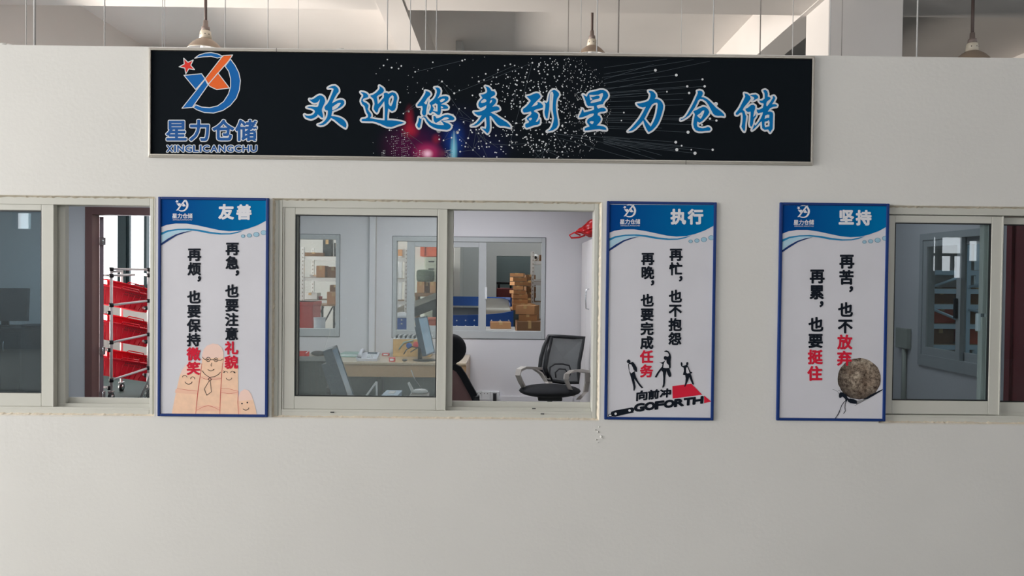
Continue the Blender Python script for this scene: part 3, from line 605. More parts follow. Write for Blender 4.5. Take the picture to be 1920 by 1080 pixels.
# brush lettering, one part per character (crops of 100 px shown at 1080)
BR = [
 (565,155,[[(180,350),(215,358),(255,345),(300,315),(340,285),(385,268),(430,275),(470,305),(490,345),(497,390),(485,430),(465,470),(445,510),(430,550),(432,590),(445,640),(455,690),(450,725),(425,720),(395,695),(370,670),(345,655),(335,685),(300,710),(260,735),(210,748),(160,738),(115,720),(88,690),(80,660),(120,680),(165,683),(215,675),(255,655),(285,620),(290,590),(275,565),(230,540),(180,525),(125,512),(170,498),(225,497),(290,505),(340,505),(358,480),(368,440),(385,390),(392,350),(370,380),(340,410),(300,425),(265,425),(225,400),(195,375)]],
  [[(555,125),(590,98),(640,82),(695,78),(735,105),(765,145),(770,195),(735,235),(710,275),(680,330),(655,380),(635,430),(690,400),(750,370),(800,357),(850,362),(880,390),(880,440),(850,480),(800,520),(740,550),(690,570),(640,590),(628,640),(622,690),(690,695),(760,710),(830,740),(885,780),(918,830),(928,880),(910,930),(860,900),(800,860),(740,810),(680,760),(615,725),(560,790),(510,840),(460,868),(400,877),(350,862),(400,850),(450,820),(500,770),(535,710),(548,650),(550,580),(505,570),(480,530),(490,490),(540,440),(575,380),(600,320),(630,250),(655,190),(668,140),(630,125),(590,122)],[(640,505),(690,470),(750,430),(800,420),(812,435),(780,480),(740,525),(690,555),(640,572)]]),
 (670,150,[[(80,258),(150,265),(200,290),(232,325),(228,365),(180,378),(130,395),(118,430),(140,455),(195,480),(235,520),(235,560),(220,600),(245,650),(285,695),(295,740),(265,785),(330,795),(420,815),(500,825),(560,828),(562,760),(565,650),(562,550),(555,440),(520,490),(480,540),(440,590),(430,640),(405,680),(370,650),(340,600),(345,560),(360,500),(350,440),(330,390),(280,350),(275,325),(330,310),(390,270),(440,220),(462,180),(455,135),(500,160),(540,195),(550,235),(525,270),(480,300),(430,325),(405,355),(415,430),(425,500),(460,470),(500,420),(545,370),(550,320),(540,295),(570,270),(610,272),(640,298),(680,270),(720,260),(770,275),(805,320),(820,380),(805,440),(795,500),(785,580),(760,625),(710,645),(675,620),(635,590),(625,650),(615,740),(615,828),(700,828),(790,835),(870,850),(960,875),(900,900),(820,920),(750,950),(690,965),(610,958),(550,935),(480,900),(400,870),(320,850),(240,850),(110,845),(92,825),(110,800),(180,792),(225,765),(225,720),(195,670),(175,610),(160,545),(110,500),(88,450),(95,400),(130,350),(130,310),(100,285)],[(720,318),(745,350),(745,410),(725,480),(695,545),(660,530),(640,490),(640,430),(655,380),(680,350)]]),
 (770,155,[[(305,180),(350,190),(395,215),(412,250),(385,285),(345,320),(320,360),(295,400),(272,420),(305,450),(330,455),(345,400),(365,355),(350,430),(335,500),(320,570),(318,640),(300,680),(265,680),(235,640),(235,600),(250,550),(240,485),(190,488),(150,490),(140,465),(175,420),(215,370),(255,310),(295,245),(308,210)]],
  [[(490,115),(550,110),(595,135),(612,180),(600,240),(570,300),(548,335),(600,305),(660,288),(720,285),(765,300),(775,345),(745,385),(690,415),(640,440),(615,455),(680,460),(730,475),(765,510),(755,540),(700,548),(620,545),(612,620),(590,665),(550,665),(520,640),(480,610),(440,600),(415,635),(385,630),(378,600),(405,550),(415,500),(410,465),(388,445),(390,415),(430,385),(480,340),(515,280),(535,210),(530,160),(515,135)],[(440,465),(510,430),(548,455),(550,520),(548,598),(500,590),(455,578),(475,535),(452,500)],[(590,375),(640,340),(690,338),(698,360),(660,395),(615,412)],[(617,485),(650,500),(668,518),(617,536)]],
  [[(175,715),(200,740),(228,742),(220,800),(205,860),(195,915),(175,932),(150,910),(132,870),(150,830),(165,780)]],
  [[(230,720),(265,695),(300,695),(330,730),(370,780),(420,820),(480,845),(560,865),(640,870),(680,868),(650,820),(612,782),(680,772),(740,757),(785,735),(740,710),(690,715),(640,750),(590,785),(550,810),(515,830),(490,810),(470,770),(465,690),(500,690),(530,735),(580,725),(640,690),(700,665),(760,660),(830,680),(880,715),(892,750),(860,775),(800,775),(730,775),(645,788),(690,810),(760,835),(810,870),(822,910),(790,950),(740,968),(650,960),(540,945),(460,915),(390,870),(330,800),(300,735),(262,712),(232,735)]]),
 (872,155,[[(410,88),(470,100),(510,135),(535,180),(590,188),(612,225),(605,265),(560,290),(525,315),(520,335),(570,322),(615,340),(635,380),(620,425),(580,470),(552,505),(600,492),(650,492),(690,515),(702,555),(660,575),(590,590),(520,615),(560,640),(620,670),(690,720),(770,770),(850,820),(910,880),(920,922),(860,905),(790,890),(710,890),(660,860),(610,800),(570,740),(525,690),(497,690),(500,800),(505,920),(495,990),(455,1042),(410,1000),(340,930),(420,945),(435,880),(430,790),(420,710),(380,750),(330,800),(280,850),(220,885),(125,888),(190,860),(240,820),(290,760),(340,675),(270,680),(210,645),(180,605),(250,605),(330,590),(390,560),(430,520),(430,470),(380,500),(320,525),(280,500),(268,450),(285,400),(330,350),(355,325),(315,255),(370,250),(430,225),(450,190),(440,140)],[(315,410),(345,370),(390,342),(430,360),(435,390),(400,415),(340,428)],[(545,360),(550,385),(530,415),(505,438),(502,410),(515,375)]]),
 (970,160,[[(185,235),(260,220),(320,190),(380,172),(430,180),(462,220),(465,255),(430,290),(390,330),(340,380),(285,450),(340,430),(400,410),(412,375),(395,350),(440,355),(490,385),(520,425),(512,465),(450,485),(380,500),(340,520),(335,545),(390,570),(425,610),(418,660),(385,720),(370,755),(415,742),(435,700),(450,690),(455,740),(448,790),(410,810),(330,825),(260,850),(190,875),(160,850),(155,810),(170,790),(225,770),(235,740),(200,715),(185,685),(210,655),(260,620),(285,580),(270,540),(200,560),(130,568),(105,530),(115,490),(170,450),(220,400),(262,345),(268,315),(235,285)],[(228,690),(255,670),(290,672),(292,695),(265,725),(240,718)]],
  [[(540,352),(590,375),(620,330),(632,250),(650,180),(690,125),(740,105),(790,125),(835,170),(840,215),(805,270),(785,330),(775,420),(780,520),(795,620),(815,720),(820,810),(790,870),(720,920),(600,945),(660,905),(700,840),(725,760),(738,680),(725,600),(710,510),(712,400),(720,300),(728,200),(715,150),(690,140),(655,180),(648,260),(645,350),(645,430),(635,520),(620,600),(610,685),(580,685),(555,620),(545,550),(560,470),(565,400)]]),
 (1075,160,[[(190,200),(265,245),(290,190),(320,160),(380,145),(450,130),(530,108),(600,108),(650,130),(685,170),(700,220),(685,265),(640,310),(610,350),(590,395),(520,405),(465,425),(475,460),(495,485),(560,462),(610,465),(650,500),(655,530),(610,545),(540,550),(490,575),(485,615),(530,640),(552,690),(540,740),(500,785),(465,825),(530,830),(600,840),(650,870),(665,915),(600,912),(520,900),(440,905),(360,915),(290,925),(225,925),(222,885),(260,865),(320,845),(310,815),(275,775),(268,740),(285,700),(330,665),(390,635),(410,600),(400,580),(330,595),(260,630),(190,655),(110,668),(115,630),(150,570),(175,490),(195,520),(210,560),(280,545),(360,525),(412,500),(410,435),(340,432),(290,435),(262,400),(245,340),(225,280)],[(318,205),(400,210),(500,205),(560,175),(590,172),(592,220),(570,280),(548,330),(480,345),(410,365),(348,375),(340,350),(380,325),(372,310),(335,315)],[(320,755),(350,735),(405,742),(400,775),(375,800),(345,785)]],
  [[(340,255),(400,245),(470,222),(515,225),(530,260),(500,285),(430,300),(378,315),(372,285)]]),
 (1165,160,[[(540,125),(590,122),(640,145),(680,190),(690,240),(665,290),(720,292),(780,320),(820,370),(838,430),(830,500),(805,590),(775,680),(735,770),(690,840),(620,915),(540,960),(500,900),(460,810),(432,720),(390,770),(330,830),(270,890),(210,928),(125,945),(200,870),(280,780),(360,680),(430,560),(485,450),(420,462),(360,445),(320,415),(300,382),(380,375),(460,355),(530,330),(560,290),(578,230),(575,180),(550,150)],[(610,400),(660,372),(710,365),(725,395),(718,470),(700,580),(670,680),(630,770),(585,848),(540,800),(490,740),(455,690),(500,600),(550,500)]]),
 (1265,160,[[(445,130),(490,118),(535,130),(560,170),(545,215),(525,250),(580,260),(640,290),(700,340),(760,400),(820,465),(880,510),(940,555),(985,605),(990,640),(930,630),(860,632),(800,620),(760,585),(730,530),(705,480),(670,410),(620,340),(560,300),(500,290),(460,320),(430,390),(395,460),(340,540),(280,620),(220,665),(160,700),(110,720),(115,690),(160,685),(210,640),(250,580),(290,510),(340,420),(380,340),(420,250),(455,170)]],
  [[(360,535),(420,515),(490,475),(560,445),(610,455),(660,495),(688,555),(660,610),(600,680),(550,730),(490,770),(445,745),(435,790),(440,840),(480,868),(550,880),(610,870),(660,850),(700,870),(715,900),(690,930),(610,935),(540,945),(470,945),(410,920),(375,870),(360,800),(370,720),(385,650),(395,600)],[(435,625),(500,580),(545,530),(585,520),(580,560),(550,630),(515,690),(480,670)]]),
 (1368,160,[[(280,175),(340,190),(395,235),(410,285),(370,340),(320,400),(270,460),(248,510),(285,540),(300,600),(320,640),(310,720),(300,800),(295,900),(280,945),(250,910),(220,850),(235,780),(245,700),(245,620),(235,565),(190,570),(150,610),(110,610),(105,575),(150,520),(190,460),(230,380),(270,300),(298,240)]],
  [[(390,225),(440,205),(510,198),(555,230),(560,270),(510,300),(440,330),(480,290),(470,255),(430,235)]],
  [[(300,490),(360,460),(410,415),(460,405),(500,430),(500,480),(475,550),(460,650),(490,630),(525,575),(515,640),(470,700),(455,790),(430,850),(400,840),(390,790),(400,700),(405,620),(405,545),(350,555),(310,525)]],
  [[(655,120),(700,105),(740,130),(755,180),(750,240),(800,255),(812,290),(770,315),(735,345),(722,390),(725,430),(745,430),(790,370),(830,310),(855,270),(848,235),(880,230),(908,270),(885,320),(860,365),(840,395),(900,392),(940,415),(930,440),(860,450),(800,475),(750,545),(800,540),(850,560),(862,600),(858,700),(855,800),(852,890),(800,965),(770,920),(760,905),(690,915),(640,880),(635,800),(630,740),(590,770),(540,830),(480,890),(435,920),(460,860),(480,800),(500,830),(550,780),(600,700),(640,620),(655,560),(600,570),(560,580),(530,545),(530,500),(580,505),(650,470),(670,400),(665,380),(610,370),(575,325),(640,320),(690,280),(690,220),(685,170)],[(700,625),(750,605),(785,610),(780,670),(740,670),(690,690)],[(690,750),(740,740),(775,715),(790,760),(785,840),(740,850),(700,860),(685,810)]]),
]
for ent in BR:
    ox, oy = ent[0], ent[1]; p = P(YB-0.002)
    for shape in ent[2:]:
        cs = [Z(c, ox, oy, 1/10.8) for c in shape]
        for c in cs: p.stroke(c, 6.6, 'banner_white', 0)
    for shape in ent[2:]:
        p.fill([Z(c, ox, oy, 1/10.8) for c in shape], 'brush_blue', 2)
    p.b.build('brush_character', ban)
# printed starfield: globe of dots, fan of lines, network, skyline
rnd = random.Random(11); p = P(YB)
def inside(x, y): return 288 < x < 1515 and 100+(x-288)*0.0125 < y < 293+(x-288)*0.0105
gcx, gcy, gr = 1040, 203, 104
for k in range(2600):
    th = rnd.random()*2*math.pi; u = rnd.random(); ph = math.asin(math.sqrt(rnd.random()))
    x = gcx+gr*1.0*math.sin(ph)*math.cos(th)*1.02; y = gcy+gr*1.02*math.sin(ph)*math.sin(th)
    dens = 0.16+0.84*max(0, (x-960)/180)**1.6
    if rnd.random() > dens*0.62 or not inside(x, y): continue
    edge = math.sin(ph)
    r = (1.35 if x < 1060 else 0.95)*(0.55+0.75*rnd.random()**1.5)*(1.0 if edge < 0.9 else 0.7)
    ro = 0.6 if edge > 0.9 else 1.0
    p.disc(x, y, r*ro, 'banner_white', 1, 7, r)
for k in range(230):
    x = rnd.gauss(955, 42); y = rnd.choice([rnd.gauss(170, 30), rnd.gauss(262, 24)])
    if inside(x, y) and x < 1040: p.disc(x, y, 0.7+rnd.random()*0.9, 'banner_white', 1, 7)
ends = [(1228,133,2.6),(1267,142,2.6),(1316,150,2),(1287.5,163,2.2),(1320,163,2.3),(1291,175.5,2.2),(1249.5,173,1.5),(1169,212,1.5),(1164.5,227,1.3),(1330,223.5,2.2),(1342,227,2.1),(1341,196,3.8),(1315,235,1.9),(1289,248.7,2.9),(1266,267.4,2.6),(1277,274,1.7),(1268,281.5,2.9),(1295,281.5,1.5),(1335,281.5,2.2),(1302,288,3)]
for x, y, r in ends:
    p.disc(x, y, r, 'banner_white', 1, 12)
    cx, cy = 620, 215; t = (1138-cx)/(x-cx)*0.985
    p.stroke([(cx+(x-cx)*t, cy+(y-cy)*t), (x, y)], 0.42, 'line_ink', 0.6, closed=False)
for y0, x1, y1 in ((128,1250,100+12),(140,1300,113),(150,1225,122),(158,1330,116),(170,1232,150),(183,1200,176),(192,1280,187),(205,1240,203),(216,1290,218),(238,1240,241),(258,1236,276),(262,1240,292),(266,1200,285),(270,1230,300)):
    p.stroke([(1132, y0), (x1, y1)], 0.4, 'line_ink', 0.6, closed=False)
net = [(867,115),(872,113),(812,118),(779,136),(793,168),(829,154),(751,193),(757,214),(852,176),(965,124),(998,119),(898,154),(861,205),(887,227),(893,244),(905,250),(887,282),(878,260),(863,285),(912,270),(990,269),(1000,283),(1021,281),(1040,251),(1014,299),(955,273),(753,125),(748,130),(735,128),(720,124),(727,113),(849,236),(755,244),(731,245),(824,262),(832,264),(847,259)]
for x, y in net: p.disc(x, y, 1.3+0.6*rnd.random(), 'banner_white', 1, 9)
for x, y, r in ((823,246,4.2),(858,249,3.2),(767,210,1.8),(849,217,2.8)): p.disc(x, y, r, 'grey_ink', 0.8, 12)
lines = [(8,10),(9,11),(0,3),(12,13),(13,14),(14,16),(14,19),(19,25),(25,20),(20,22),(22,21),(22,24),(23,22),(16,18),(7,5),(5,8),(13,17),(14,15),(15,19),(12,31),(31,35),(35,36),(16,15),(21,24),(10,25)]
for a, b_ in lines: p.stroke([net[a], net[b_]], 0.4, 'line_ink', 0.6, closed=False)
for seg in (((811,105),(818,132)),((870,103),(830,133)),((887,104),(893,128)),((966,108),(963,124)),((987,105),(998,119)),((755,214),(830,176)),((831,162),(868,219)),((862,224),(888,231)),((980,148),(1012,108)),((1040,251),(1130,268)),((1040,251),(1065,288)),((1065,288),(1022,282)),((1022,282),(1060,300)),((1022,282),(1000,300)),((893,250),(915,299)),((893,250),(934,278)),((756,245),(785,285)),((757,246),(793,270)),((960,232),(1130,231)),((861,255),(905,299)),((861,220),(892,228)),((1046,252),(1180,262)),((1050,260),(1190,300)),((966,168),(966,188))):
    if inside(*seg[0]) and inside(*seg[1]): p.stroke(list(seg), 0.4, 'line_ink', 0.6, closed=False)
for k in range(70):
    x = rnd.uniform(700, 905); y = rnd.uniform(112, 298)
    if inside(x, y): p.disc(x, y, 0.35+0.5*rnd.random(), 'banner_white', 1, 6)
for cx_, cy_, w_, h_, sx_, sy_ in ((735,258,16,38,3.3,4.4),(754,252,14,44,2.6,3.8),(776,286,22,12,2.8,3.2),(717,284,6,14,2.6,3.0),(835,284,14,14,2.6,2.6)):
    yy = cy_
    while yy < cy_+h_:
        xx = cx_
        while xx < cx_+w_:
            if rnd.random() < 0.72: p.disc(xx, yy-(xx-cx_)*0.2, 0.55+0.3*rnd.random(), 'banner_white' if rnd.random() < 0.6 else 'grey_ink', 1, 4, 0.9)
            xx += sx_
        yy += sy_
for x in (850, 853): p.stroke([(x, 298), (851.5, 246)], 0.6, 'swoosh_pale', 0.8, closed=False)
p.b.build('starfield_print', ban, kind='stuff')

# ================================================================ posters
PW, PH = 0.597, 1.19
def poster(x0, z1, label, dpx, dpy):
    """dpx, dpy: offset of this poster from the first one, in photograph pixels of the wall plane"""
    t = thing('wall_poster', label, 'poster', (x0, 0.0, z1-PH))
    x1, z0 = x0+PW, z1-PH
    b = B(); b.ring(x0, x1, z0, z1, 0.0155, 0.0155, 0.0145, 0.0145, -0.016, 0.0, 'blue_frame', bev=0.003); b.build('frame', t)
    b = B(); b.box(x0+0.012, x1-0.012, -0.009, -0.001, z0+0.012, z1-0.012, 'poster_white'); b.build('printed_board', t)
    p = P(-0.0095)
    q = lambda pts: [(290+x*0.2037+dpx, 360+y*0.2037+dpy+(x-45)*0.2037*(-0.009 if dpx else 0)) for x, y in pts]
    hb = q([(60,62),(1037,76),(1037,262),(950,308),(860,340),(780,358),(690,362),(600,352),(500,330),(400,308),(300,292),(200,291),(120,303),(60,326)])
    M.setdefault('header_print', print_mat('header_print', (8, 62, 134), [], ((0, 116, 172), 0.6)))
    p.fill([hb], 'header_print', 1); p.b.build('header_band', t)
    p = P(-0.0095)
    s1 = q([(60,378),(130,352),(220,340),(320,338),(420,348),(520,368),(620,380),(700,380),(770,366),(830,350),(770,378),(700,391),(610,393),(500,382),(400,362),(300,350),(220,352),(130,368),(60,402)])
    s2 = q([(60,402),(130,368),(220,352),(300,350),(350,358),(260,368),(180,396),(110,440),(60,478)])
    s3 = q([(60,478),(130,430),(200,392),(270,370),(350,358),(280,378),(210,402),(140,446),(60,498)])
    p.fill([s1], 'swoosh_blue', 2).fill([s2], 'swoosh_pale', 1).fill([s3], 'swoosh_navy', 2)
    for x, y, r in ((819,407,17),(877,401,21),(941,392,25),(1009,375,25)):
        c = q([(x, y)])[0]; p.disc(c[0], c[1], r*0.2037+0.5, 'bubble_rim', 1, 16, r*0.17+0.3); p.disc(c[0], c[1], r*0.2037-0.4, 'bubble', 2, 16, r*0.17-0.4)
    p.b.build('wave_graphic', t)
    p = P(-0.0095)                                     # small white emblem
    k = 0.2037*0.275
    def sl(pts): return q([(318-120+(x-270)*0.262+0, 62+(y-75)*0.262) for x, y in pts])
    for c in ([(388,122),(420,98),(465,84),(510,80),(560,90),(600,108),(560,121),(510,108),(450,112)],
              [(655,128),(690,175),(718,230),(730,290),(722,360),(700,420),(655,475),(600,512),(530,532),(460,528),(405,508),(378,490),(395,470),(440,487),(500,492),(560,478),(605,445),(640,390),(656,335),(656,275),(642,220),(615,182)],
              [(600,102),(672,98),(640,145),(490,316),(466,275)], [(562,232),(648,345),(553,357),(500,332)], [(466,280),(488,322),(370,490),(293,496)], [(308,250),(440,238),(466,276),(395,356)]):
        p.fill([sl(c)], 'white_ink', 2)
    c0 = sl([(333, 178)])[0]; p.fill([star(c0[0], c0[1], 3.6, -0.45, 0.42)], 'white_ink', 2)
    for ch, x in zip('星力仓储', (192, 240, 287, 333)):
        c = q([(x, 221)])[0]; p.glyph(ch, c[0], c[1], 9.8, 'white_ink', 0.55, 1)
    a = q([(173, 256)])[0]; b2 = q([(354, 256)])[0]
    wide_text(p, name13, a[0], b2[0], a[1], 2.6, 'white_ink', 0.0, 1, None, 0, wd)
    p.b.build('logo_print', t)
    return t
def text(t, name, items, bold=1.95):
    p = P(-0.0095)
    for ch, x, y, em, m in items: p.glyph(ch, x, y, em, m, bold*em/25.0, 2)
    return p.b.build(name, t)
t1 = poster(-1.887, CZ+0.407, 'blue-framed poster with a row of fingers drawn as smiling faces, left of the middle window', 0, 0)
text(t1, 'title_lettering', [('友', 425.6, 397.4, 29, 'white_ink'), ('善', 458.8, 398, 29, 'white_ink')], 2.3)
def column(chars, x0, x1): return [(c, x0+(x1-x0)*i/(len(chars)-1)+(9.6+0.265*em if c == '，' else 0), y, em, m) for i, (c, y, em, m) in enumerate(chars)]
k_, r_ = 'ink', 'red_ink'
text(t1, 'slogan_lettering', column([('再',477.2,25.4,k_),('烦',504.2,25.4,k_),('，',515,25.4,k_),('也',556.8,25.4,k_),('要',583.2,25.4,k_),('保',610,25.4,k_),('持',636.8,25.4,k_),('微',663.4,25.4,r_),('笑',690,25.4,r_)], 366, 364.2)
     + column([('再',466.3,25.4,k_),('急',492.8,25.4,k_),('，',504,25.4,k_),('也',545.6,25.4,k_),('要',572,25.4,k_),('注',599,25.4,k_),('意',625.6,25.4,k_),('礼',652,25.4,r_),('貌',678.6,25.4,r_)], 437, 435.2))
r1 = lambda pts: Z(pts, 290, 570, 0.2037)
p = P(-0.0095)
fingers = [[(162,1022),(185,900),(210,780),(235,670),(262,600),(300,555),(345,532),(400,528),(440,550),(432,640),(410,760),(395,900),(383,1022)],
 [(385,1022),(400,880),(420,720),(440,560),(443,470),(458,415),(490,380),(540,363),(590,370),(625,400),(642,450),(640,520),(628,600),(618,700),(610,850),(606,1022)],
 [(606,1022),(612,850),(618,700),(630,560),(645,500),(680,482),(720,490),(755,525),(772,590),(775,700),(775,800),(777,1022)],
 [(778,1022),(772,930),(778,850),(795,805),(830,782),(865,790),(893,825),(915,890),(932,950),(946,1022)]]
for f in fingers: p.fill([r1(f)], 'skin_print', 1)
for f in ([(262,600),(300,555),(345,532),(400,528),(438,552),(430,640),(330,640),(250,650)], [(443,470),(458,415),(490,380),(540,363),(590,370),(625,400),(642,450),(640,490),(445,500)], [(640,520),(680,482),(720,490),(755,525),(768,570),(635,580)], [(778,850),(795,805),(830,782),(865,790),(893,825),(910,880),(780,890)]):
    p.fill([r1(f)], 'skin_tip', 1.3)
for f in ([(200,780),(405,790),(405,830),(195,815)], [(430,660),(615,670),(612,700),(425,690)], [(395,940),(500,925),(606,945),(606,985),(390,985)], [(616,785),(775,790),(775,830),(614,825)], [(778,930),(800,960),(795,1022),(778,1022)]):
    p.fill([r1(f)], 'skin_pink', 1.4)
for c, w_ in (([(440,545),(430,640),(410,760),(395,900),(383,1022)], 1.4), ([(632,545),(622,650),(612,850),(606,1022)], 1.4), ([(775,800),(772,900),(778,1022)], 1.1), ([(215,775),(300,788),(400,798)], 0.7), ([(432,672),(480,690),(560,690),(618,682)], 0.7), ([(395,975),(450,945),(500,932),(560,950),(604,975)], 0.8), ([(615,775),(690,778),(772,800)], 0.7), ([(615,810),(690,822),(770,812)], 0.6), ([(640,500),(632,560)], 0.6)):
    p.stroke(r1(c), w_, 'skin_line', 1.8, closed=False, taper=True)
p.b.build('finger_print', t1)
p = P(-0.0095)
def arc(cx, cy, rx, ry, a0, a1, n=10): return [(cx+rx*math.cos(math.radians(a0+(a1-a0)*i/n)), cy+ry*math.sin(math.radians(a0+(a1-a0)*i/n))) for i in range(n+1)]
def ink(c, w_=0.9, closed=False): p.stroke(r1(c), w_, 'ink', 3, closed=closed)
ink(arc(284,675,22,20,190,350)); ink(arc(357,690,20,22,190,360)); ink(arc(320,710,32,25,10,170), 1.1)
p.b.build('face_drawing', t1, kind='stuff'); p = P(-0.0095); ink(arc(500,508,18,20,0,360,14), 0.9); ink(arc(571,511,17,18,0,360,14), 0.9); ink([(518,510),(554,512)]); ink([(448,487),(462,505),(482,512)]); ink([(588,514),(615,517),(632,505)])
for x, y in ((498,509),(571,511)): c = r1([(x, y)])[0]; p.disc(c[0], c[1], 1.4, 'ink', 3)
ink([(533,540),(525,560),(530,570)]); ink(arc(525,596,28,16,10,170)); ink([(545,600),(552,598)])
ink([(443,612),(470,645),(512,673),(560,665),(595,645),(613,624)]); ink([(498,690),(514,676),(531,690),(514,706)], 0.9, True); ink([(508,706),(463,780),(487,837),(530,805),(518,706)], 0.9, True)
p.b.build('face_drawing', t1, kind='stuff'); p = P(-0.0095); ink(arc(660,630,17,14,180,360), 0.8); ink([(641,612),(648,622)]); ink([(640,630),(650,628)]); ink(arc(722,632,16,16,190,350), 0.8); ink([(738,618),(744,628)]); ink([(735,630),(746,632)]); ink(arc(691,675,26,22,10,170), 0.9)
p.b.build('face_drawing', t1, kind='stuff'); p = P(-0.0095)
for x, y in ((810,914),(859,904)): c = r1([(x, y)])[0]; p.disc(c[0], c[1], 1.5, 'ink', 3)
ink(arc(845,950,28,24,5,150), 1.1)
p.b.build('face_drawing', t1, kind='stuff')

t2 = poster(0.542, CZ+0.412, 'blue-framed poster with three black silhouettes on a red and black knife', 837.2, 11.2)
text(t2, 'title_lettering', [('执', 1271, 406.6, 29, 'white_ink'), ('行', 1303.3, 406.6, 29, 'white_ink')], 2.3)
text(t2, 'slogan_lettering', column([('再',485,24.8,k_),('晚',511.2,24.8,k_),('，',522.6,24.8,k_),('也',563,24.8,k_),('要',589.5,24.8,k_),('完',616,24.8,k_),('成',642,24.8,k_),('任',668.4,24.8,r_),('务',695,24.8,r_)], 1213.8, 1211.4)
     + column([('再',477.2,24.8,k_),('忙',504,24.8,k_),('，',514.8,24.8,k_),('也',555.4,24.8,k_),('不',581.8,24.8,k_),('抱',608.4,24.8,k_),('怨',634.6,24.8,k_)], 1266.6, 1264.6))
r2 = lambda pts: Z(pts, 1130, 580, 0.1945)
p = P(-0.0095); f = lambda pts, m='ink', l=2: p.fill([r2(pts)], m, l)
f([(668,738),(850,714),(955,820),(670,858)], 'red_ink'); p.b.build('blade_print', t2); p = P(-0.0095); f([(973,828),(1042,886),(973,902)], 'red_ink'); p.b.build('blade_tip_print', t2); p = P(-0.0095)
f([(80,985),(112,972),(200,956),(280,942),(298,950),(302,968),(290,984),(300,990),(200,1012),(120,1031),(88,1029),(75,1005)])
for x, y, r, m in ((70,1018,21,'ink'),(122,1003,12,'white_ink'),(256,972,12,'white_ink')): c = r2([(x, y)])[0]; p.disc(c[0], c[1], r*0.1945, m, 3, 14, r*0.1945*(0.7 if m == 'ink' else 1))
c = r2([(70, 1018)])[0]; p.disc(c[0], c[1], 2.6, 'white_ink', 4, 12, 1.6)
p.b.build('knife_handle_print', t2)
p = P(-0.0095)
def slant(txt, x0, x1, yb0, yb1, h0, h1, ws, bold, gap=0.88):
    k = (x1-x0)/sum(ws); x = x0
    for ch, w_ in zip(txt, ws):
        cs = glyph_conts(ch); xs_ = [q[0] for c in cs for q in c]; ys_ = [q[1] for c in cs for q in c]; a, b_, c0, c1 = min(xs_), max(xs_), min(ys_), max(ys_); out = []
        for c in cs+[FILLS[ch][0]]:
            o = []
            for qx, qy in c:
                X = x+k*w_*(0.5+((qx-a)/(b_-a)-0.5)*gap); u = (X-x0)/(x1-x0); v = (qy-c0)/(c1-c0)
                X += v*4; o.append((X, yb0+(yb1-yb0)*u-v*(h0+(h1-h0)*u)))
            out.append(r2(o))
        for c in out[:-1]: p.stroke(c, bold, 'ink', 3)
        p.b.add([p.pt(v_, 4) for v_ in out[-1]], FILLS[ch][1], 'ink'); x += k*w_
slant('GOFORTH', 298, 962, 983, 898, 70, 60, [1.1,1.1,0.95,1.1,1.0,0.95,1.1], 2.9, 0.90)
slant('向前冲', 316, 655, 880, 838, 92, 78, [1, 1, 1], 1.9)
p.b.build('caption_lettering', t2)
men = [
 [[(228,500),(235,485),(250,480),(262,490),(265,505),(258,516),(285,503),(305,522),(326,560),(328,602),(312,598),(298,575),(304,600),(318,650),(345,700),(372,735),(390,754),(370,756),(350,735),(322,695),(300,665),(306,700),(314,745),(302,782),(294,780),(292,740),(282,700),(268,650),(256,610),(246,570),(242,530),(248,518),(234,514)]],
 [[(590,400),(610,393),(630,402),(650,430),(655,460),(650,500),(652,560),(640,570),(655,620),(655,645),(635,650),(622,625),(610,590),(600,640),(598,700),(592,735),(576,757),(570,745),(578,720),(580,660),(575,600),(560,585),(540,610),(515,655),(498,650),(520,610),(545,575),(568,550),(572,525),(540,505),(562,510),(585,500),(598,490),(583,470),(588,452),(600,447),(612,452),(625,455),(636,440),(625,415),(605,408),(592,410)]],
 [[(748,510),(757,505),(765,520),(764,545),(795,535),(802,530),(800,515),(808,504),(820,510),(820,528),(812,540),(825,560),(840,600),(858,603),(858,612),(842,616),(855,650),(868,695),(876,722),(862,722),(845,690),(830,650),(820,680),(805,715),(788,745),(782,742),(792,700),(795,660),(790,632),(768,628),(778,590),(775,560),(755,550),(747,530)]]]
for mn in men:
    p = P(-0.0095); p.fill([r2(c) for c in mn], 'ink', 4)
    sh = {0: [(250,525),(272,530),(288,560),(300,595),(270,615),(255,590)], 1: [(592,505),(608,480),(612,515),(632,535),(636,562),(604,564),(580,560),(584,525)], 2: [(800,560),(812,555),(826,590),(832,612),(808,615),(800,605)]}[men.index(mn)]
    p.fill([r2(sh)], 'poster_white', 5)
    if men.index(mn) == 2: p.stroke(r2([(815,555),(836,602)]), 0.6, 'ink', 6, closed=False)
    p.b.build('silhouette_print', t2)

t3 = poster(1.484, CZ+0.416, 'blue-framed poster with an ant carrying a round boulder, rightmost of the three', 1162.2, 12.4)
text(t3, 'title_lettering', [('坚', 1585, 407.6, 29, 'white_ink'), ('持', 1617.6, 408.6, 29, 'white_ink')], 2.3)
text(t3, 'slogan_lettering', column([('再',517.6,28,k_),('累',547.6,28,k_),('，',561.2,28,k_),('也',608,28,k_),('要',638.4,28,k_),('挺',669,28,r_),('住',699.6,28,r_)], 1530.6, 1526.2)
     + column([('再',489.8,28,k_),('苦',520,28,k_),('，',533.2,28,k_),('也',580.4,28,k_),('不',611,28,k_),('放',641,28,r_),('弃',671.4,28,r_)], 1586, 1581.5))
r3 = lambda pts: Z(pts, 1450, 580, 0.1945)
m = bpy.data.materials.new('boulder_print'); m.use_nodes = True; nt = m.node_tree; bs = nt.nodes['Principled BSDF']; bs.inputs['Roughness'].default_value = 0.6; bs.inputs['Specular IOR Level'].default_value = 0.1
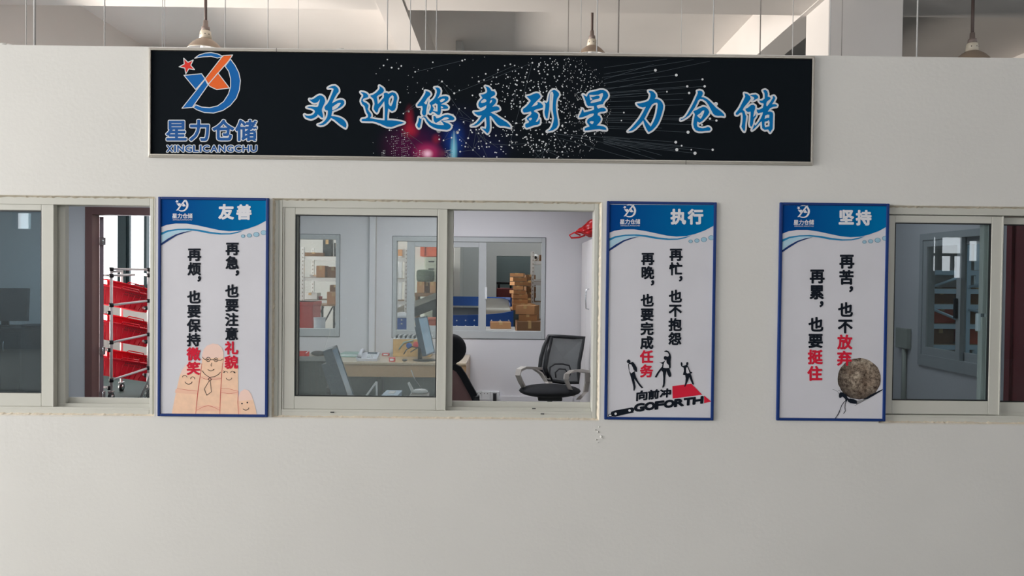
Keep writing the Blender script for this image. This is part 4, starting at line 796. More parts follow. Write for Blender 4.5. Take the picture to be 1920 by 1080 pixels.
tc = nt.nodes.new('ShaderNodeTexCoord'); n1 = nt.nodes.new('ShaderNodeTexNoise'); n1.inputs['Scale'].default_value = 60; n1.inputs['Detail'].default_value = 9; n1.inputs['Roughness'].default_value = 0.75
n2 = nt.nodes.new('ShaderNodeTexNoise'); n2.inputs['Scale'].default_value = 11; n2.inputs['Detail'].default_value = 3
cr = nt.nodes.new('ShaderNodeValToRGB'); cr.color_ramp.elements[0].position = 0.36; cr.color_ramp.elements[0].color = (*lin((62, 48, 42)), 1); cr.color_ramp.elements[1].position = 0.66; cr.color_ramp.elements[1].color = (*lin((206, 190, 170)), 1)
c2 = nt.nodes.new('ShaderNodeValToRGB'); c2.color_ramp.elements[0].position = 0.35; c2.color_ramp.elements[0].color = (0.35, 0.27, 0.24, 1); c2.color_ramp.elements[1].position = 0.62; c2.color_ramp.elements[1].color = (1, 1, 1, 1)
nt.links.new(tc.outputs['Object'], n1.inputs[0]); nt.links.new(tc.outputs['Object'], n2.inputs[0]); nt.links.new(n1.outputs['Fac'], cr.inputs[0]); nt.links.new(n2.outputs['Fac'], c2.inputs[0])
mx = nt.nodes.new('ShaderNodeMixRGB'); mx.blend_type = 'MULTIPLY'; mx.inputs[0].default_value = 0.8; nt.links.new(cr.outputs[0], mx.inputs[1]); nt.links.new(c2.outputs[0], mx.inputs[2])
# the printed photograph of the stone has a darker lower rim
sx = nt.nodes.new('ShaderNodeVectorMath'); sx.operation = 'SUBTRACT'; vc = at(1616, 702, 0); sx.inputs[1].default_value = (vc.x-1.484, 0, vc.z-(CZ+0.416-PH)); nt.links.new(tc.outputs['Object'], sx.inputs[0])
sy = nt.nodes.new('ShaderNodeVectorMath'); sy.operation = 'MULTIPLY'; sy.inputs[1].default_value = (1, 0, 1); nt.links.new(sx.outputs[0], sy.inputs[0])
le = nt.nodes.new('ShaderNodeVectorMath'); le.operation = 'LENGTH'; nt.links.new(sy.outputs[0], le.inputs[0])
mr = nt.nodes.new('ShaderNodeMapRange'); mr.inputs['From Min'].default_value = 0.07; mr.inputs['From Max'].default_value = 0.148; mr.inputs['To Min'].default_value = 0; mr.inputs['To Max'].default_value = 0.88; nt.links.new(le.outputs['Value'], mr.inputs[0])
mx2 = nt.nodes.new('ShaderNodeMixRGB'); nt.links.new(mr.outputs[0], mx2.inputs[0]); nt.links.new(mx.outputs[0], mx2.inputs[1]); mx2.inputs[2].default_value = (*lin((40, 34, 34)), 1); nt.links.new(mx2.outputs[0], bs.inputs['Base Color']); M['boulder_print'] = m
p = P(-0.0095); rr = random.Random(3)
p.fill([r3([(820+(208+rr.uniform(-3, 3))*math.cos(2*math.pi*i/44), 667+(199+rr.uniform(-3, 3))*math.sin(2*math.pi*i/44)) for i in range(44)])], 'boulder_print', 1); p.b.build('boulder_print', t3)
p = P(-0.0095); f = lambda pts, m='ink', l=5: p.fill([r3(pts)], m, l)
f([(798,905),(800,878),(850,866),(920,850),(1000,795),(1045,765),(1040,778),(960,830),(880,870),(790,918)], 'grey_ink', 2); f([(1045,765),(1040,778),(900,862),(850,868),(940,815)], 'ink', 3); p.stroke(r3([(775,926),(800,912),(880,868)]), 0.5, 'ink', 3, closed=False)
f([(622,835),(625,808),(640,795),(662,798),(672,808),(690,815),(700,835),(708,852),(702,872),(690,872),(672,850),(655,838),(642,850),(628,850)])
f([(706,868),(730,856),(765,862),(795,878),(798,908),(765,906),(730,900),(710,886)])
for c, w_ in (([(562,769),(590,776),(612,790),(622,812)], 0.5), ([(615,775),(632,780),(640,796)], 0.5), ([(696,875),(672,890),(648,925),(632,970),(618,1000),(598,1035),(583,1052)], 1.3), ([(640,950),(630,985),(612,1018)], 0.5), ([(700,872),(684,905),(680,940),(686,975),(668,1000)], 1.2), ([(688,970),(676,990)], 0.6), ([(700,850),(715,865)], 2.4), ([(690,872),(712,862)], 3.0)):
    p.stroke(r3(c), w_, 'ink', 5, closed=False, taper=False)
p.b.build('ant_print', t3)
# plaster chips on the wall
b = B(); rr = random.Random(5)
for px, py, r in ((1123.5, 800, 1.6), (1116, 806, 1.5), (1121, 810, 2.2), (1127, 819, 3.2), (1129, 821, 1.8), (1118, 824, 1.8), (1121, 829.5, 1.3), (1278, 357, 1.2), (1190, 853, 1.0)):
    v = at(px, py, 0); r /= 344
    b.ell((v.x, -0.003, v.z), r*0.8, 0.0028, r, 'wall_paint', 5, 7)
b.build('paint_flakes', label='few raised flakes of paint on the wall below the middle window corner', cat='paint', kind='stuff')
# ================================================================ pendant lamps
def pendant(px, D, ptop, wpx, label, rod_top, wall_cut=None):
    y = CY+D; c = at(px, ptop, y); R = wpx/2/F*D; s = R/0.2
    t = thing('pendant_lamp', label, 'lamp', (c.x, y, c.z), group='enamel pendant lamps above the office')
    zc = c.z
    b = B(); b.tube([(c.x, y, zc+0.02), (c.x, y, CZ+3.42 if rod_top else SL)], 0.018*s, 'cable', 8); b.build('suspension_tube', t)
    b = B(); b.lathe((c.x, y, zc), [(0.0, 0.07*s), (0.026*s, 0.07*s), (0.03*s, 0.0), (0.045*s, -0.005*s), (0.05*s, -0.055*s), (0.0, -0.06*s)], 'lamp_cap', 20); b.build('cap', t)
    b = B(); b.lathe((c.x, y, zc), [(0.0, -0.05*s), (0.05*s, -0.05*s), (0.06*s, -0.06*s), (0.072*s, -0.15*s), (0.0, -0.155*s)], 'lamp_neck', 24)
    for an in (-2.2, -1.3, -0.6): b.ell((c.x+0.061*s*math.cos(an), y+0.061*s*math.sin(an), zc-0.1*s), 0.009*s, 0.006*s, 0.009*s, 'hole_dark', 6, 8)
    b.build('neck', t)
    b = B(); pr = [(0.066*s, -0.145*s), (0.10*s, -0.165*s), (0.145*s, -0.20*s), (0.185*s, -0.245*s), (0.20*s, -0.272*s), (0.204*s, -0.276*s)]
    b.lathe((c.x, y, zc), pr, 'lamp_shade', 40); b.lathe((c.x, y, zc), [(r-0.004*s, z-0.003*s) for r, z in pr], 'lamp_inside', 40); b.lathe((c.x, y, zc), [(pr[-1][0], pr[-1][1]), (pr[-1][0]-0.004*s, pr[-1][1]-0.004*s)], 'lamp_neck', 40); b.build('lamp_shade', t)
    b = B(); b.lathe((c.x, y, zc), [(0.0, -0.15*s), (0.03*s, -0.16*s), (0.055*s, -0.22*s), (0.06*s, -0.27*s), (0.04*s, -0.31*s), (0.0, -0.325*s)], 'bulb', 20); b.build('bulb', t)
pendant(385.5, 9.0, 50, 63, 'beige pendant lamp over the emblem end of the black banner, leftmost of three', True)
pendant(1110, 10.6, 67, 53, 'beige pendant lamp half hidden behind the middle of the black banner', False)
pendant(1823, 9.0, 73, 64, 'beige pendant lamp in the dark bay right of the grey column', True)
# hanger rods carrying the office ceiling: (px at the wall top, distance, hangs from the slab?, radius)
rods = [(49, 6.0, 0.004), (65, 5.4, 0.008), (196, 6.0, 0.005), (304, 6.2, 0.003), (308, 6.2, 0.003), (422, 6.5, 0.0045), (502, 6.5, 0.004), (559, 7.6, 0.004), (726, 6.4, 0.005), (769, 6.4, 0.004), (798, 6.6, 0.0045), (818, 7.4, 0.0045),
        (1065, 7.6, 0.004), (1089, 6.8, 0.003), (1119, 6.2, 0.005), (1159, 5.8, 0.006), (1277, 7.8, 0.003), (1337, 6.4, 0.005), (1425, 6.4, 0.005), (1486, 7.8, 0.004), (1556, 6.2, 0.004), (1578, 6.2, 0.003), (1719, 6.3, 0.006)]
rod_at = ['at the far left end of the wall', 'thick pale strip, second from the left end', 'between the left end and the banner', 'close pair over the banner corner, left one', 'close pair over the banner corner, right one', 'just right of the leftmost lamp', 'second right of the leftmost lamp', 'third right of the leftmost lamp, short one', 'in front of the sloping white beam', 'beside the shaded side of the sloping beam', 'at the edge of the dark ceiling bay', 'short one inside the dark ceiling bay',
          'short one left of the middle lamp', 'very thin one just left of the middle lamp', 'crossing the middle lamp shade', 'thick one right of the middle lamp', 'very thin short one in the grey bay', 'where the lit beam face begins', 'across the lit cream beam face', 'short one before the dark triangle', 'along the lit side of the grey column', 'across the front of the grey column', 'right of the grey column before the rightmost lamp']
for i, (px, D, r) in enumerate(rods):
    y = CY+D; v = at(px, 90, y)
    b = B(); b.tube([(v.x, y, 2.90), (v.x+(0.006 if i in (3, 4) else 0), y, SL)], r, 'rod' if i < 12 or i % 3 else 'rod_dark', 6)
    b.lathe((v.x, y, 2.90), [(0, 0.012), (0.012, 0.012), (0.012, 0.0), (0, 0.0)], 'rod', 6)
    b.build('hanger_rod', base=(v.x, y, 2.9), label='thin hanger rod '+rod_at[i], cat='rod', group='hanger rods above the counter wall')
# ================================================================ office furniture
def px_box(b, x0, y0, x1, y1, D, dep, m, bev=0.003, rz=0.0):
    a = at(x0, y0, CY+D); c = at(x1, y1, CY+D); b.box(a.x, c.x, CY+D, CY+D+dep, c.z, a.z, m, rz=rz, bev=bev); return a, c
# long desk against the back wall
DT = 0.765; dy0, dy1 = 7.93+CY, OB-0.02; dxr = at(874, 690, dy0).x
dk = thing('office_desk', 'long light wooden desk standing against the back wall of the office', 'desk', (-2.9, dy0, 0))
b = B(); b.box(-2.95, dxr, dy0, dy1, DT-0.025, DT, 'desk_top', bev=0.003); b.build('desktop', dk)
b = B(); b.box(-2.95, dxr, dy0+0.005, dy0+0.03, DT-0.155, DT-0.025, 'desk_wood', bev=0.003); b.build('fascia_board', dk)
b = B(); b.box(dxr-0.03, dxr, dy0+0.03, dy1, 0, DT-0.025, 'desk_wood', bev=0.003); b.build('end_panel', dk)
b = B(); b.box(-2.95, at(706, 720, dy0+0.3).x, dy0+0.28, dy0+0.31, 0.02, DT-0.155, 'desk_dark'); b.build('modesty_panel', dk)
b = B(); x = at(706, 720, dy0+0.1).x; b.box(x-0.02, x+0.02, dy0+0.05, dy0+0.3, 0, DT-0.155, 'desk_dark'); b.build('pedestal_side', dk)
b = B(); b.box(x+0.02, dxr-0.03, dy0+0.45, dy0+0.47, 0.0, DT-0.155, 'desk_grey'); b.build('back_panel', dk)
# front desk below the middle window (top hidden by the sill)
fd = thing('counter_desk', 'dark work desk just inside the middle window, mostly hidden by the sill', 'desk', (-1.6, 0.2, 0))
b = B(); b.box(-1.75, -0.40, 0.18, 1.02, 0.725, 0.75, 'desk_grey', bev=0.003); b.build('desktop', fd)
for x in (-1.72, -0.46):
    for y in (0.22, 0.95): b = B(); b.box(x, x+0.04, y, y+0.04, 0, 0.725, 'desk_dark', bev=0.003); b.build('leg', fd)
# dark box on the front desk (computer case) and the monitor seen from its side
yD = 4.95+CY; t0 = at(562, 680, yD); t1_ = at(614, 680, yD)
pc = thing('computer_case', 'dark green-grey computer case standing behind the lower left of the middle window', 'computer', ((t0.x+t1_.x)/2, yD, 0.75))
b = B(); b.box(t0.x-0.16, t1_.x-0.005, yD, yD+0.13, 0.752, t0.z, 'dark_green_plastic', bev=0.006); b.build('case_body', pc)
b = B(); b.box(t0.x-0.165, t1_.x-0.012, yD-0.004, yD+0.29, t0.z, t0.z+0.012, 'dark_green_plastic', bev=0.004); b.build('case_lid', pc)
b = B()
for k in range(3): b.box(t0.x+0.02+k*0.045, t0.x+0.025+k*0.045, yD-0.002, yD+0.002, 0.80, t0.z-0.02, 'black_plastic')
b.build('case_groove', pc)
def monitor(name, label, foot, h, w, thick, yaw_, tilt, zbot, group=None, stand=True, fm='slate_plastic', sm='screen_blue'):
    """monitor whose screen looks along local -y, then turned by yaw_"""
    t = thing(name, label, 'monitor', foot, group=group)
    R = Matrix.Rotation(yaw_, 3, 'Z') @ Matrix.Rotation(tilt, 3, 'X')
    Rz = Matrix.Rotation(yaw_, 3, 'Z'); f = Vector(foot); c = f+Vector((0, 0, zbot+h/2))
    def obox(b, cx, cy, cz, sx, sy, sz, m, R=R, c=c):
        vs = [c+R @ Vector((cx+a*sx/2, cy+e*sy/2, cz+g*sz/2)) for a in (-1, 1) for e in (-1, 1) for g in (-1, 1)]
        b.add(vs, [(0, 1, 3, 2), (4, 6, 7, 5), (0, 4, 5, 1), (2, 3, 7, 6), (0, 2, 6, 4), (1, 5, 7, 3)], m)
    b = B(); obox(b, 0, 0, 0, w, thick, h, fm); obox(b, 0, thick*0.6+0.012, 0, w*0.6, thick*0.6+0.02, h*0.55, fm); b.build('housing', t)
    b = B(); obox(b, 0, -thick/2-0.001, 0, w-0.03, 0.003, h-0.03, sm); b.build('screen', t)
    b = B(); obox(b, 0, -thick/2-0.003, -h/2+0.008, w, 0.006, 0.016, fm); obox(b, 0, -thick/2-0.003, h/2-0.006, w, 0.006, 0.012, fm)
    obox(b, -w/2+0.006, -thick/2-0.003, 0, 0.012, 0.006, h, fm); obox(b, w/2-0.006, -thick/2-0.003, 0, 0.012, 0.006, h, fm); b.build('bezel', t)
    if stand:
        b = B(); obox(b, 0, thick/2+0.03, zbot/2+0.04, 0.07, 0.03, zbot+0.12, 'black_plastic', Rz, f); b.build('stand_neck', t)
        b = B(); b.ell(f+Vector((0, 0, 0.008)), 0.13, 0.10, 0.009, 'black_plastic', 6, 24); b.build('stand_base', t)
    return t
f0 = at(648, 700, 4.75+CY)
monitor('computer_monitor', 'dark monitor turned edge-on behind the glass, lower left of the middle window', (f0.x-0.085, 4.93+CY, 0.75), 0.37, 0.25, 0.055, math.radians(95), math.radians(-19), 0.10)
f1 = at(794, 663, 8.05+CY)
monitor('computer_monitor', 'pale blue-sided monitor turned edge-on at the middle of the wooden desk', (f1.x, 8.15+CY, DT), 0.42, 0.36, 0.04, math.radians(81), math.radians(-13), 0.06)
# small things behind the sill of the front desk
b = B(); a = at(684, 742, 4.9+CY); c = at(706, 716, 4.9+CY); e = at(703, 742, 4.9+CY); y = 4.9+CY
tn = thing('tent_card', 'white folded stand leaning in an inverted V behind the glass', 'stand', (c.x, y, 0.75))
d = (c.x-a.x)*2.2
b.tube([(c.x-d, y, 0.76), (c.x, y, c.z)], 0.007, 'white_plastic', 6); b.build('front_strut', tn)
b = B(); b.tube([(c.x, y, c.z), (c.x-0.004, y+0.06, 0.76)], 0.007, 'white_plastic', 6); b.build('rear_strut', tn)
a = at(716, 745, 4.75+CY); c = at(745, 741, 4.75+CY)
bb = thing('tissue_box', 'pale blue flat box behind the lower edge of the glass', 'box', (a.x, 4.75+CY, 0.75))
b = B(); b.box(a.x, c.x, 4.75+CY, 4.95+CY, 0.752, c.z-0.01, 'paper_blue', bev=0.004); b.build('box_body', bb)
b = B(); b.box(a.x-0.003, c.x+0.003, 4.745+CY, 4.955+CY, c.z-0.01, c.z, 'paper_blue', bev=0.002); b.box(a.x+0.03, c.x-0.03, 4.8+CY, 4.9+CY, c.z-0.001, c.z+0.003, 'white_plastic'); b.build('box_lid', bb)
a = at(776, 738, 4.8+CY); y = 4.85+CY
sc = thing('barcode_scanner', 'silver-white scanner on its stand with a black cable, right of the pale blue box', 'scanner', (a.x+0.02, y, 0.75))
b = B(); b.box(a.x-0.03, a.x+0.09, y-0.05, y+0.07, 0.752, a.z-0.004, 'grey_plastic', bev=0.01); b.build('base', sc)
v = at(766, 717, y); b = B(); b.tube([(a.x-0.01, y, a.z), (v.x, y, v.z)], [0.012, 0.008], 'white_plastic', 8); b.build('neck', sc)
b = B(); b.ell((a.x+0.035, y, a.z+0.008), 0.05, 0.04, 0.016, 'white_plastic', 8, 16); b.build('head', sc)
b = B(); u = at(772, 700, y+0.1); b.tube([(a.x+0.03, y, a.z+0.02), at(790, 728, y+0.05), at(778, 712, y+0.1), at(771, 694, y+0.3)], 0.003, 'black_plastic', 6); b.tube([(a.x+0.06, y, a.z+0.01), at(803, 736, y+0.03), (a.x+0.12, y+0.05, 0.755)], 0.004, 'black_plastic', 6); b.build('cable', sc)
# things on the wooden desk
def ondesk(px, y): return at(px, 660, y)
v = ondesk(602, 8.5+CY)
tt = thing('stapler_pouch', 'low black pouch on the wooden desk below the far left window', 'pouch', (v.x, 8.5+CY, DT))
b = B(); b.ell((v.x-0.03, 8.5+CY, DT+0.03), 0.085, 0.05, 0.03, 'black_plastic', 8, 16); b.ell((v.x+0.06, 8.5+CY, DT+0.025), 0.06, 0.04, 0.025, 'black_fabric', 8, 16); b.build('pouch_body', tt)
b = B(); b.tube([(v.x+0.02, 8.55+CY, DT+0.05), (v.x+0.03, OB-0.05, 1.0), (v.x+0.03, OB-0.03, 1.1)], 0.003, 'rod', 6); b.build('cord', tt)
for i, (x0, x1, y_, zz, m, lb) in enumerate(((620, 690, 8.45, 0.012, 'paper_green', 'greenish document folder, bottom of the stack on the wooden desk'), (632, 688, 8.50, 0.024, 'white_plastic', 'white document folder lying on the greenish folder'), (640, 680, 8.52, 0.036, 'paper_green', 'small green booklet, topmost of the folders'))):
    a = ondesk(x0, y_+CY); c = ondesk(x1, y_+CY); b = B(); b.box(a.x, c.x, y_+CY-0.06, y_+CY+0.16, DT+zz-0.012, DT+zz, m, bev=0.003); b.build('document_folder', base=(a.x, y_+CY, DT+zz-0.012), label=lb, cat='folder')
v = ondesk(690, 8.15+CY); y = 8.15+CY
ph = thing('desk_telephone', 'light grey desk telephone on the wooden desk', 'telephone', (v.x, y, DT))
b = B(); b.prismx([(y-0.10, DT), (y-0.10, DT+0.025), (y+0.09, DT+0.075), (y+0.09, DT)], v.x-0.10, v.x+0.115, 'phone_grey'); b.build('phone_body', ph)
b = B(); b.tube([(v.x-0.075, y-0.09, DT+0.045), (v.x-0.075, y-0.05, DT+0.075), (v.x-0.075, y+0.05, DT+0.10), (v.x-0.075, y+0.09, DT+0.09)], [0.026, 0.018, 0.018, 0.026], 'phone_grey', 10); b.build('handset', ph)
b = B()
for i in range(4):
    for j in range(3): b.box(v.x+0.0+j*0.026, v.x+0.018+j*0.026, y-0.075+i*0.027, y-0.06+i*0.027, DT+0.035+i*0.0075, DT+0.043+i*0.0075, 'white_plastic')
b.box(v.x-0.01, v.x+0.09, y+0.04, y+0.08, DT+0.062, DT+0.078, 'slate_plastic'); b.build('keypad', ph)
b = B(); pts = [(v.x-0.09-0.02*math.sin(k*0.8), y-0.09+0.015*math.cos(k*2.1), DT+0.012+0.02*abs(math.sin(k*0.9))) for k in range(10)]; b.tube(pts, 0.006, 'phone_grey', 6); b.build('coiled_cord', ph)
def small_box(name, label, cat, px, D, w, d, h, m, extra=None, z=DT):
    v = at(px, 600, CY+D); t = thing(name, label, cat, (v.x, CY+D, z)); b = B(); b.box(v.x-w/2, v.x+w/2, CY+D-d/2, CY+D+d/2, z+0.001, z+h, m, bev=0.003); b.build('box_body', t)
    if extra: b = B(); b.box(v.x-w*0.32, v.x+w*0.32, CY+D-d/2-0.001, CY+D-d/2, z+h*0.25, z+h*0.75, extra); b.build('printed_label', t)
    return t
small_box('candy_box', 'small red and white cube box near the front edge of the wooden desk', 'box', 736, 8.02, 0.062, 0.05, 0.045, 'red_print', 'white_plastic')
small_box('eraser_box', 'low pink-red packet at the back of the wooden desk', 'packet', 724, 8.6, 0.08, 0.04, 0.03, 'red_print', 'white_plastic')
v = at(566, 660, 8.2+CY)
tr = thing('pen_tray', 'red plastic pen tray at the far left of the wooden desk', 'tray', (v.x, 8.2+CY, DT))
b = B(); b.ring(v.x-0.12, v.x+0.04, DT+0.001, DT+0.07, 0.006, 0.006, 0.0, 0.005, 8.2+CY, 8.206+CY, 'red_plastic'); b.box(v.x-0.12, v.x+0.04, 8.2+CY, 8.36+CY, DT+0.001, DT+0.006, 'red_plastic'); b.box(v.x-0.12, v.x+0.04, 8.2+CY, 8.205+CY, DT+0.001, DT+0.07, 'red_plastic'); b.box(v.x-0.12, v.x+0.04, 8.355+CY, 8.36+CY, DT+0.001, DT+0.07, 'red_plastic'); b.build('tray_shell', tr)
b = B(); b.tube([(v.x-0.02, 8.25+CY, DT+0.02), (v.x+0.06, 8.3+CY, DT+0.085)], 0.004, 'white_plastic', 6); b.build('pen', tr)
# printed carton with a comb of dividers, right end of the desk
a = at(738, 656, 8.55+CY); c = at(800, 634, 8.55+CY)
cb = thing('printed_carton', 'yellow-orange printed carton with a ribbed white top behind the desk monitor', 'box', (a.x, 8.55+CY, DT))
b = B(); b.box(a.x, c.x+0.05, 8.5+CY, 8.72+CY, DT+0.001, c.z-0.01, 'yellow_print', bev=0.004); b.build('carton_body', cb)
b = B(); b.box(a.x, c.x+0.05, 8.5+CY, 8.72+CY, c.z-0.01, c.z, 'white_plastic', bev=0.002); b.build('carton_top', cb)
b = B()
for k in range(16): x = a.x+0.03+k*0.026; b.box(x, x+0.010, 8.495+CY, 8.70+CY, c.z, c.z+0.028, 'dark_grey' if k % 2 == 0 else 'white_plastic')
b.build('divider_comb', cb, kind='stuff')
b = B(); vv = at(767, 648, 8.5+CY)
b.lathe((vv.x, 8.498+CY, vv.z), [(0.0, -0.003), (0.032, -0.003), (0.034, 0.0)], 'conveyor_blue', 20, 'Y'); b.lathe((vv.x+0.08, 8.497+CY, vv.z+0.01), [(0.0, -0.003), (0.035, -0.003), (0.037, 0.0)], 'red_print', 20, 'Y'); b.tube([at(748, 655, 8.49+CY), at(757, 642, 8.49+CY), at(775, 638, 8.49+CY)], 0.008, 'paper_green', 6); b.build('printed_picture', cb)
b = B(); b.tube([at(757, 664, 8.05+CY)+Vector((0, 0, 0.0)), at(762, 656, 8.1+CY), at(772, 650, 8.2+CY), at(783, 652, 8.2+CY), at(770, 660, 8.1+CY)], 0.006, 'black_plastic', 6)
v = at(759, 663, 8.05+CY); b.ell((v.x, 8.05+CY, DT+0.015), 0.03, 0.03, 0.014, 'black_plastic', 6, 10); b.build('cable_bundle', base=(v.x, 8.05+CY, DT), label='tangle of black cable in front of the printed carton on the desk', cat='cable')
# ---------------------------------------------------------------- office chairs
def swept(b, pts, w, th, m, wdir=(1, 0, 0)):
    """flat band swept along pts; w, th scalars or lists"""
    pts = [Vector(p) for p in pts]; n = len(pts); wd = Vector(wdir); vs = []; fs = []
    for i, p in enumerate(pts):
        t = (pts[min(i+1, n-1)]-pts[max(i-1, 0)]).normalized(); nn = t.cross(wd).normalized(); wi = w[i] if isinstance(w, list) else w; ti = th[i] if isinstance(th, list) else th
        for a, c in ((-1, -1), (1, -1), (1, 1), (-1, 1)): vs.append(p+wd*a*wi/2+nn*c*ti/2)
    for i in range(n-1):
        for k in range(4): fs.append((i*4+k, i*4+(k+1) % 4, (i+1)*4+(k+1) % 4, (i+1)*4+k))
    fs += [(0, 1, 2, 3), tuple((n-1)*4+k for k in (3, 2, 1, 0))]
    b.add(vs, fs, m, False)
def star_base(t, c, zs, m='black_plastic'):
    b = B(); b.tube([(c.x, c.y, 0.09), (c.x, c.y, zs)], [0.03, 0.025], 'chrome', 12); b.build('gas_column', t)
    for k in range(5):
        an = 2*math.pi*k/5+0.3; e = (c.x+0.30*math.cos(an), c.y+0.30*math.sin(an))
        b = B(); b.tube([(c.x, c.y, 0.11), (e[0], e[1], 0.075)], [0.03, 0.018], m, 8); l = b.build('leg', t)
        b = B(); b.lathe((e[0]-0.012, e[1], 0.032), [(0, 0), (0.03, 0.0), (0.03, 0.024), (0, 0.024)], m, 12, 'X'); b.build('caster', l)
# mesh chair with pale arms, right of the office
cy = 7.45+CY; sc_ = at(1031, 733, cy); c = Vector((sc_.x, cy, 0)); zs = sc_.z
ch = thing('office_chair', 'black mesh-backed office chair with pale grey loop arms by the cabinet', 'chair', (c.x, cy, 0))
star_base(ch, c, zs-0.03)
b = B(); b.ell((c.x, cy+0.02, zs), 0.31, 0.25, 0.062, 'black_fabric', 12, 32); b.build('seat', ch)
b = B(); b.box(c.x-0.12, c.x+0.12, cy-0.08, cy+0.22, zs-0.09, zs-0.05, 'black_plastic', bev=0.01); b.build('seat_mechanism', ch)
yb0, yb1 = cy+0.24, cy+0.36                             # back leans away
def bk(px, py, f): y = yb0+(yb1-yb0)*f; return at(px, py, y)
ol = [bk(1023, 713, 0), bk(1012, 690, .2), bk(1014, 672, .4), bk(1020, 650, .7), bk(1029, 630, 1), bk(1050, 631, 1), bk(1075, 632.5, 1), bk(1095, 633, 1), bk(1091, 655, .7), bk(1086, 680, .35), bk(1085, 700, .15), bk(1084, 717, 0), bk(1055, 717, 0)]
b = B(); b.tube(ol+[ol[0], ol[1]], 0.020, 'black_plastic', 8); b.tube([ol[0]+Vector((0.03, 0.01, 0.02)), bk(1022, 690, .2), bk(1026, 665, .5), bk(1034, 632, 1)], 0.022, 'black_plastic', 8); b.build('back_frame', ch)
b = B(); cc = sum(ol, Vector())/len(ol)+Vector((0, 0.03, 0)); b.add([cc]+ol, [(0, i+1, (i+1) % len(ol)+1) for i in range(len(ol))], 'chair_mesh'); b.build('mesh_back', ch, flat=True)
lp = [bk(1035, 713, 0), bk(1030, 700, .1), bk(1031, 688, .25), bk(1040, 682, .3), bk(1055, 682, .3), bk(1067, 685, .28), bk(1070, 695, .15), bk(1067, 705, .05)]
b = B(); b.tube([q+Vector((0, -0.02, 0)) for q in lp], 0.009, 'black_plastic', 8)
lp2 = [bk(1042, 708, 0), bk(1041, 698, .1), bk(1048, 691, .2), bk(1060, 692, .2), bk(1064, 700, .1)]; b.tube([q+Vector((0, -0.02, 0)) for q in lp2], 0.008, 'black_plastic', 8); b.build('lumbar_loop', ch)
b = B(); swept(b, [bk(1026, 705, 0.1), at(1030, 722, cy+0.22), (c.x-0.02, cy+0.15, zs-0.04)], 0.07, 0.02, 'grey_plastic'); b.build('back_bracket', ch)
la = [at(1013, 691, cy+0.26), at(1000, 690, cy+0.16), at(982, 689.5, cy+0.02), at(973, 694, cy-0.06), at(971, 703, cy-0.08), at(976, 715, cy-0.04), at(983, 728, cy+0.04)]
b = B(); swept(b, la, [0.05, 0.055, 0.06, 0.055, 0.05, 0.045, 0.04], 0.026, 'grey_plastic', (0.93, -0.37, 0)); swept(b, [at(1000, 690, cy+0.18), at(1014, 700, cy+0.22), at(1024, 716, cy+0.2), at(1030, 724, cy+0.14)], 0.04, 0.022, 'grey_plastic', (0.93, -0.37, 0)); b.build('armrest', ch)
ra = [at(1103, 705, cy+0.10), at(1101, 697, cy+0.02), at(1088, 695, cy-0.06), at(1072, 696, cy-0.14), at(1063, 701, cy-0.18), at(1061, 711, cy-0.18), at(1067, 726, cy-0.12), at(1075, 742, cy-0.06)]
b = B(); swept(b, ra, [0.05, 0.055, 0.06, 0.055, 0.05, 0.045, 0.045, 0.04], 0.028, 'grey_plastic', (0.93, 0.37, 0)); swept(b, [at(1101, 698, cy+0.04), at(1101, 715, cy+0.16), at(1098, 735, cy+0.16), at(1085, 748, cy+0.06)], 0.05, 0.024, 'grey_plastic', (0.93, 0.37, 0)); b.build('armrest', ch)
# high-backed chair with headrest, seen from the side
cy = 6.3+CY; hc = at(846, 654, cy); c = Vector((hc.x-0.05, cy, 0))
hcx = thing('headrest_chair', 'high-backed black office chair with round headrest, half behind the window stile', 'chair', (c.x, cy, 0))
star_base(hcx, c, 0.46)
b = B(); b.ell((c.x-0.08, cy, 0.50), 0.26, 0.25, 0.06, 'black_fabric', 10, 28); b.build('seat', hcx)
b = B(); b.ell(hc, 0.128, 0.07, 0.128, 'black_fabric', 12, 28, Matrix.Rotation(math.radians(-20), 3, 'Y')); b.ell(hc+Vector((-0.03, 0, -0.08)), 0.09, 0.06, 0.08, 'black_fabric', 10, 20); b.build('headrest', hcx)
bp = [at(838, 692, cy), at(850, 687, cy), at(860, 692, cy), at(869, 705, cy), at(878, 722, cy), at(887, 738, cy), at(893, 752, cy), at(896, 765, cy)]
b = B(); swept(b, bp, 0.05, [0.05, 0.055, 0.055, 0.055, 0.055, 0.055, 0.055, 0.05], 'black_fabric', (0, 1, 0)); b.tube([hc+Vector((-0.04, 0, -0.1)), at(843, 690, cy)], 0.014, 'black_plastic', 8); b.build('back_frame', hcx)
b = B(); poly = [(q.x, q.z) for q in bp[:-1]]+[(at(820, 760, cy).x, at(820, 760, cy).z), (at(822, 700, cy).x, at(822, 700, cy).z)]
b.prism(poly, cy-0.005, cy+0.005, 'carton_dark' if False else 'door_brown'); b.build('back_panel', hcx)
b = B(); b.box(at(888, 745, cy).x, at(899, 745, cy).x, cy-0.04, cy+0.04, at(890, 752, cy).z, at(890, 741, cy).z, 'black_plastic', bev=0.01); b.build('tilt_joint', hcx)
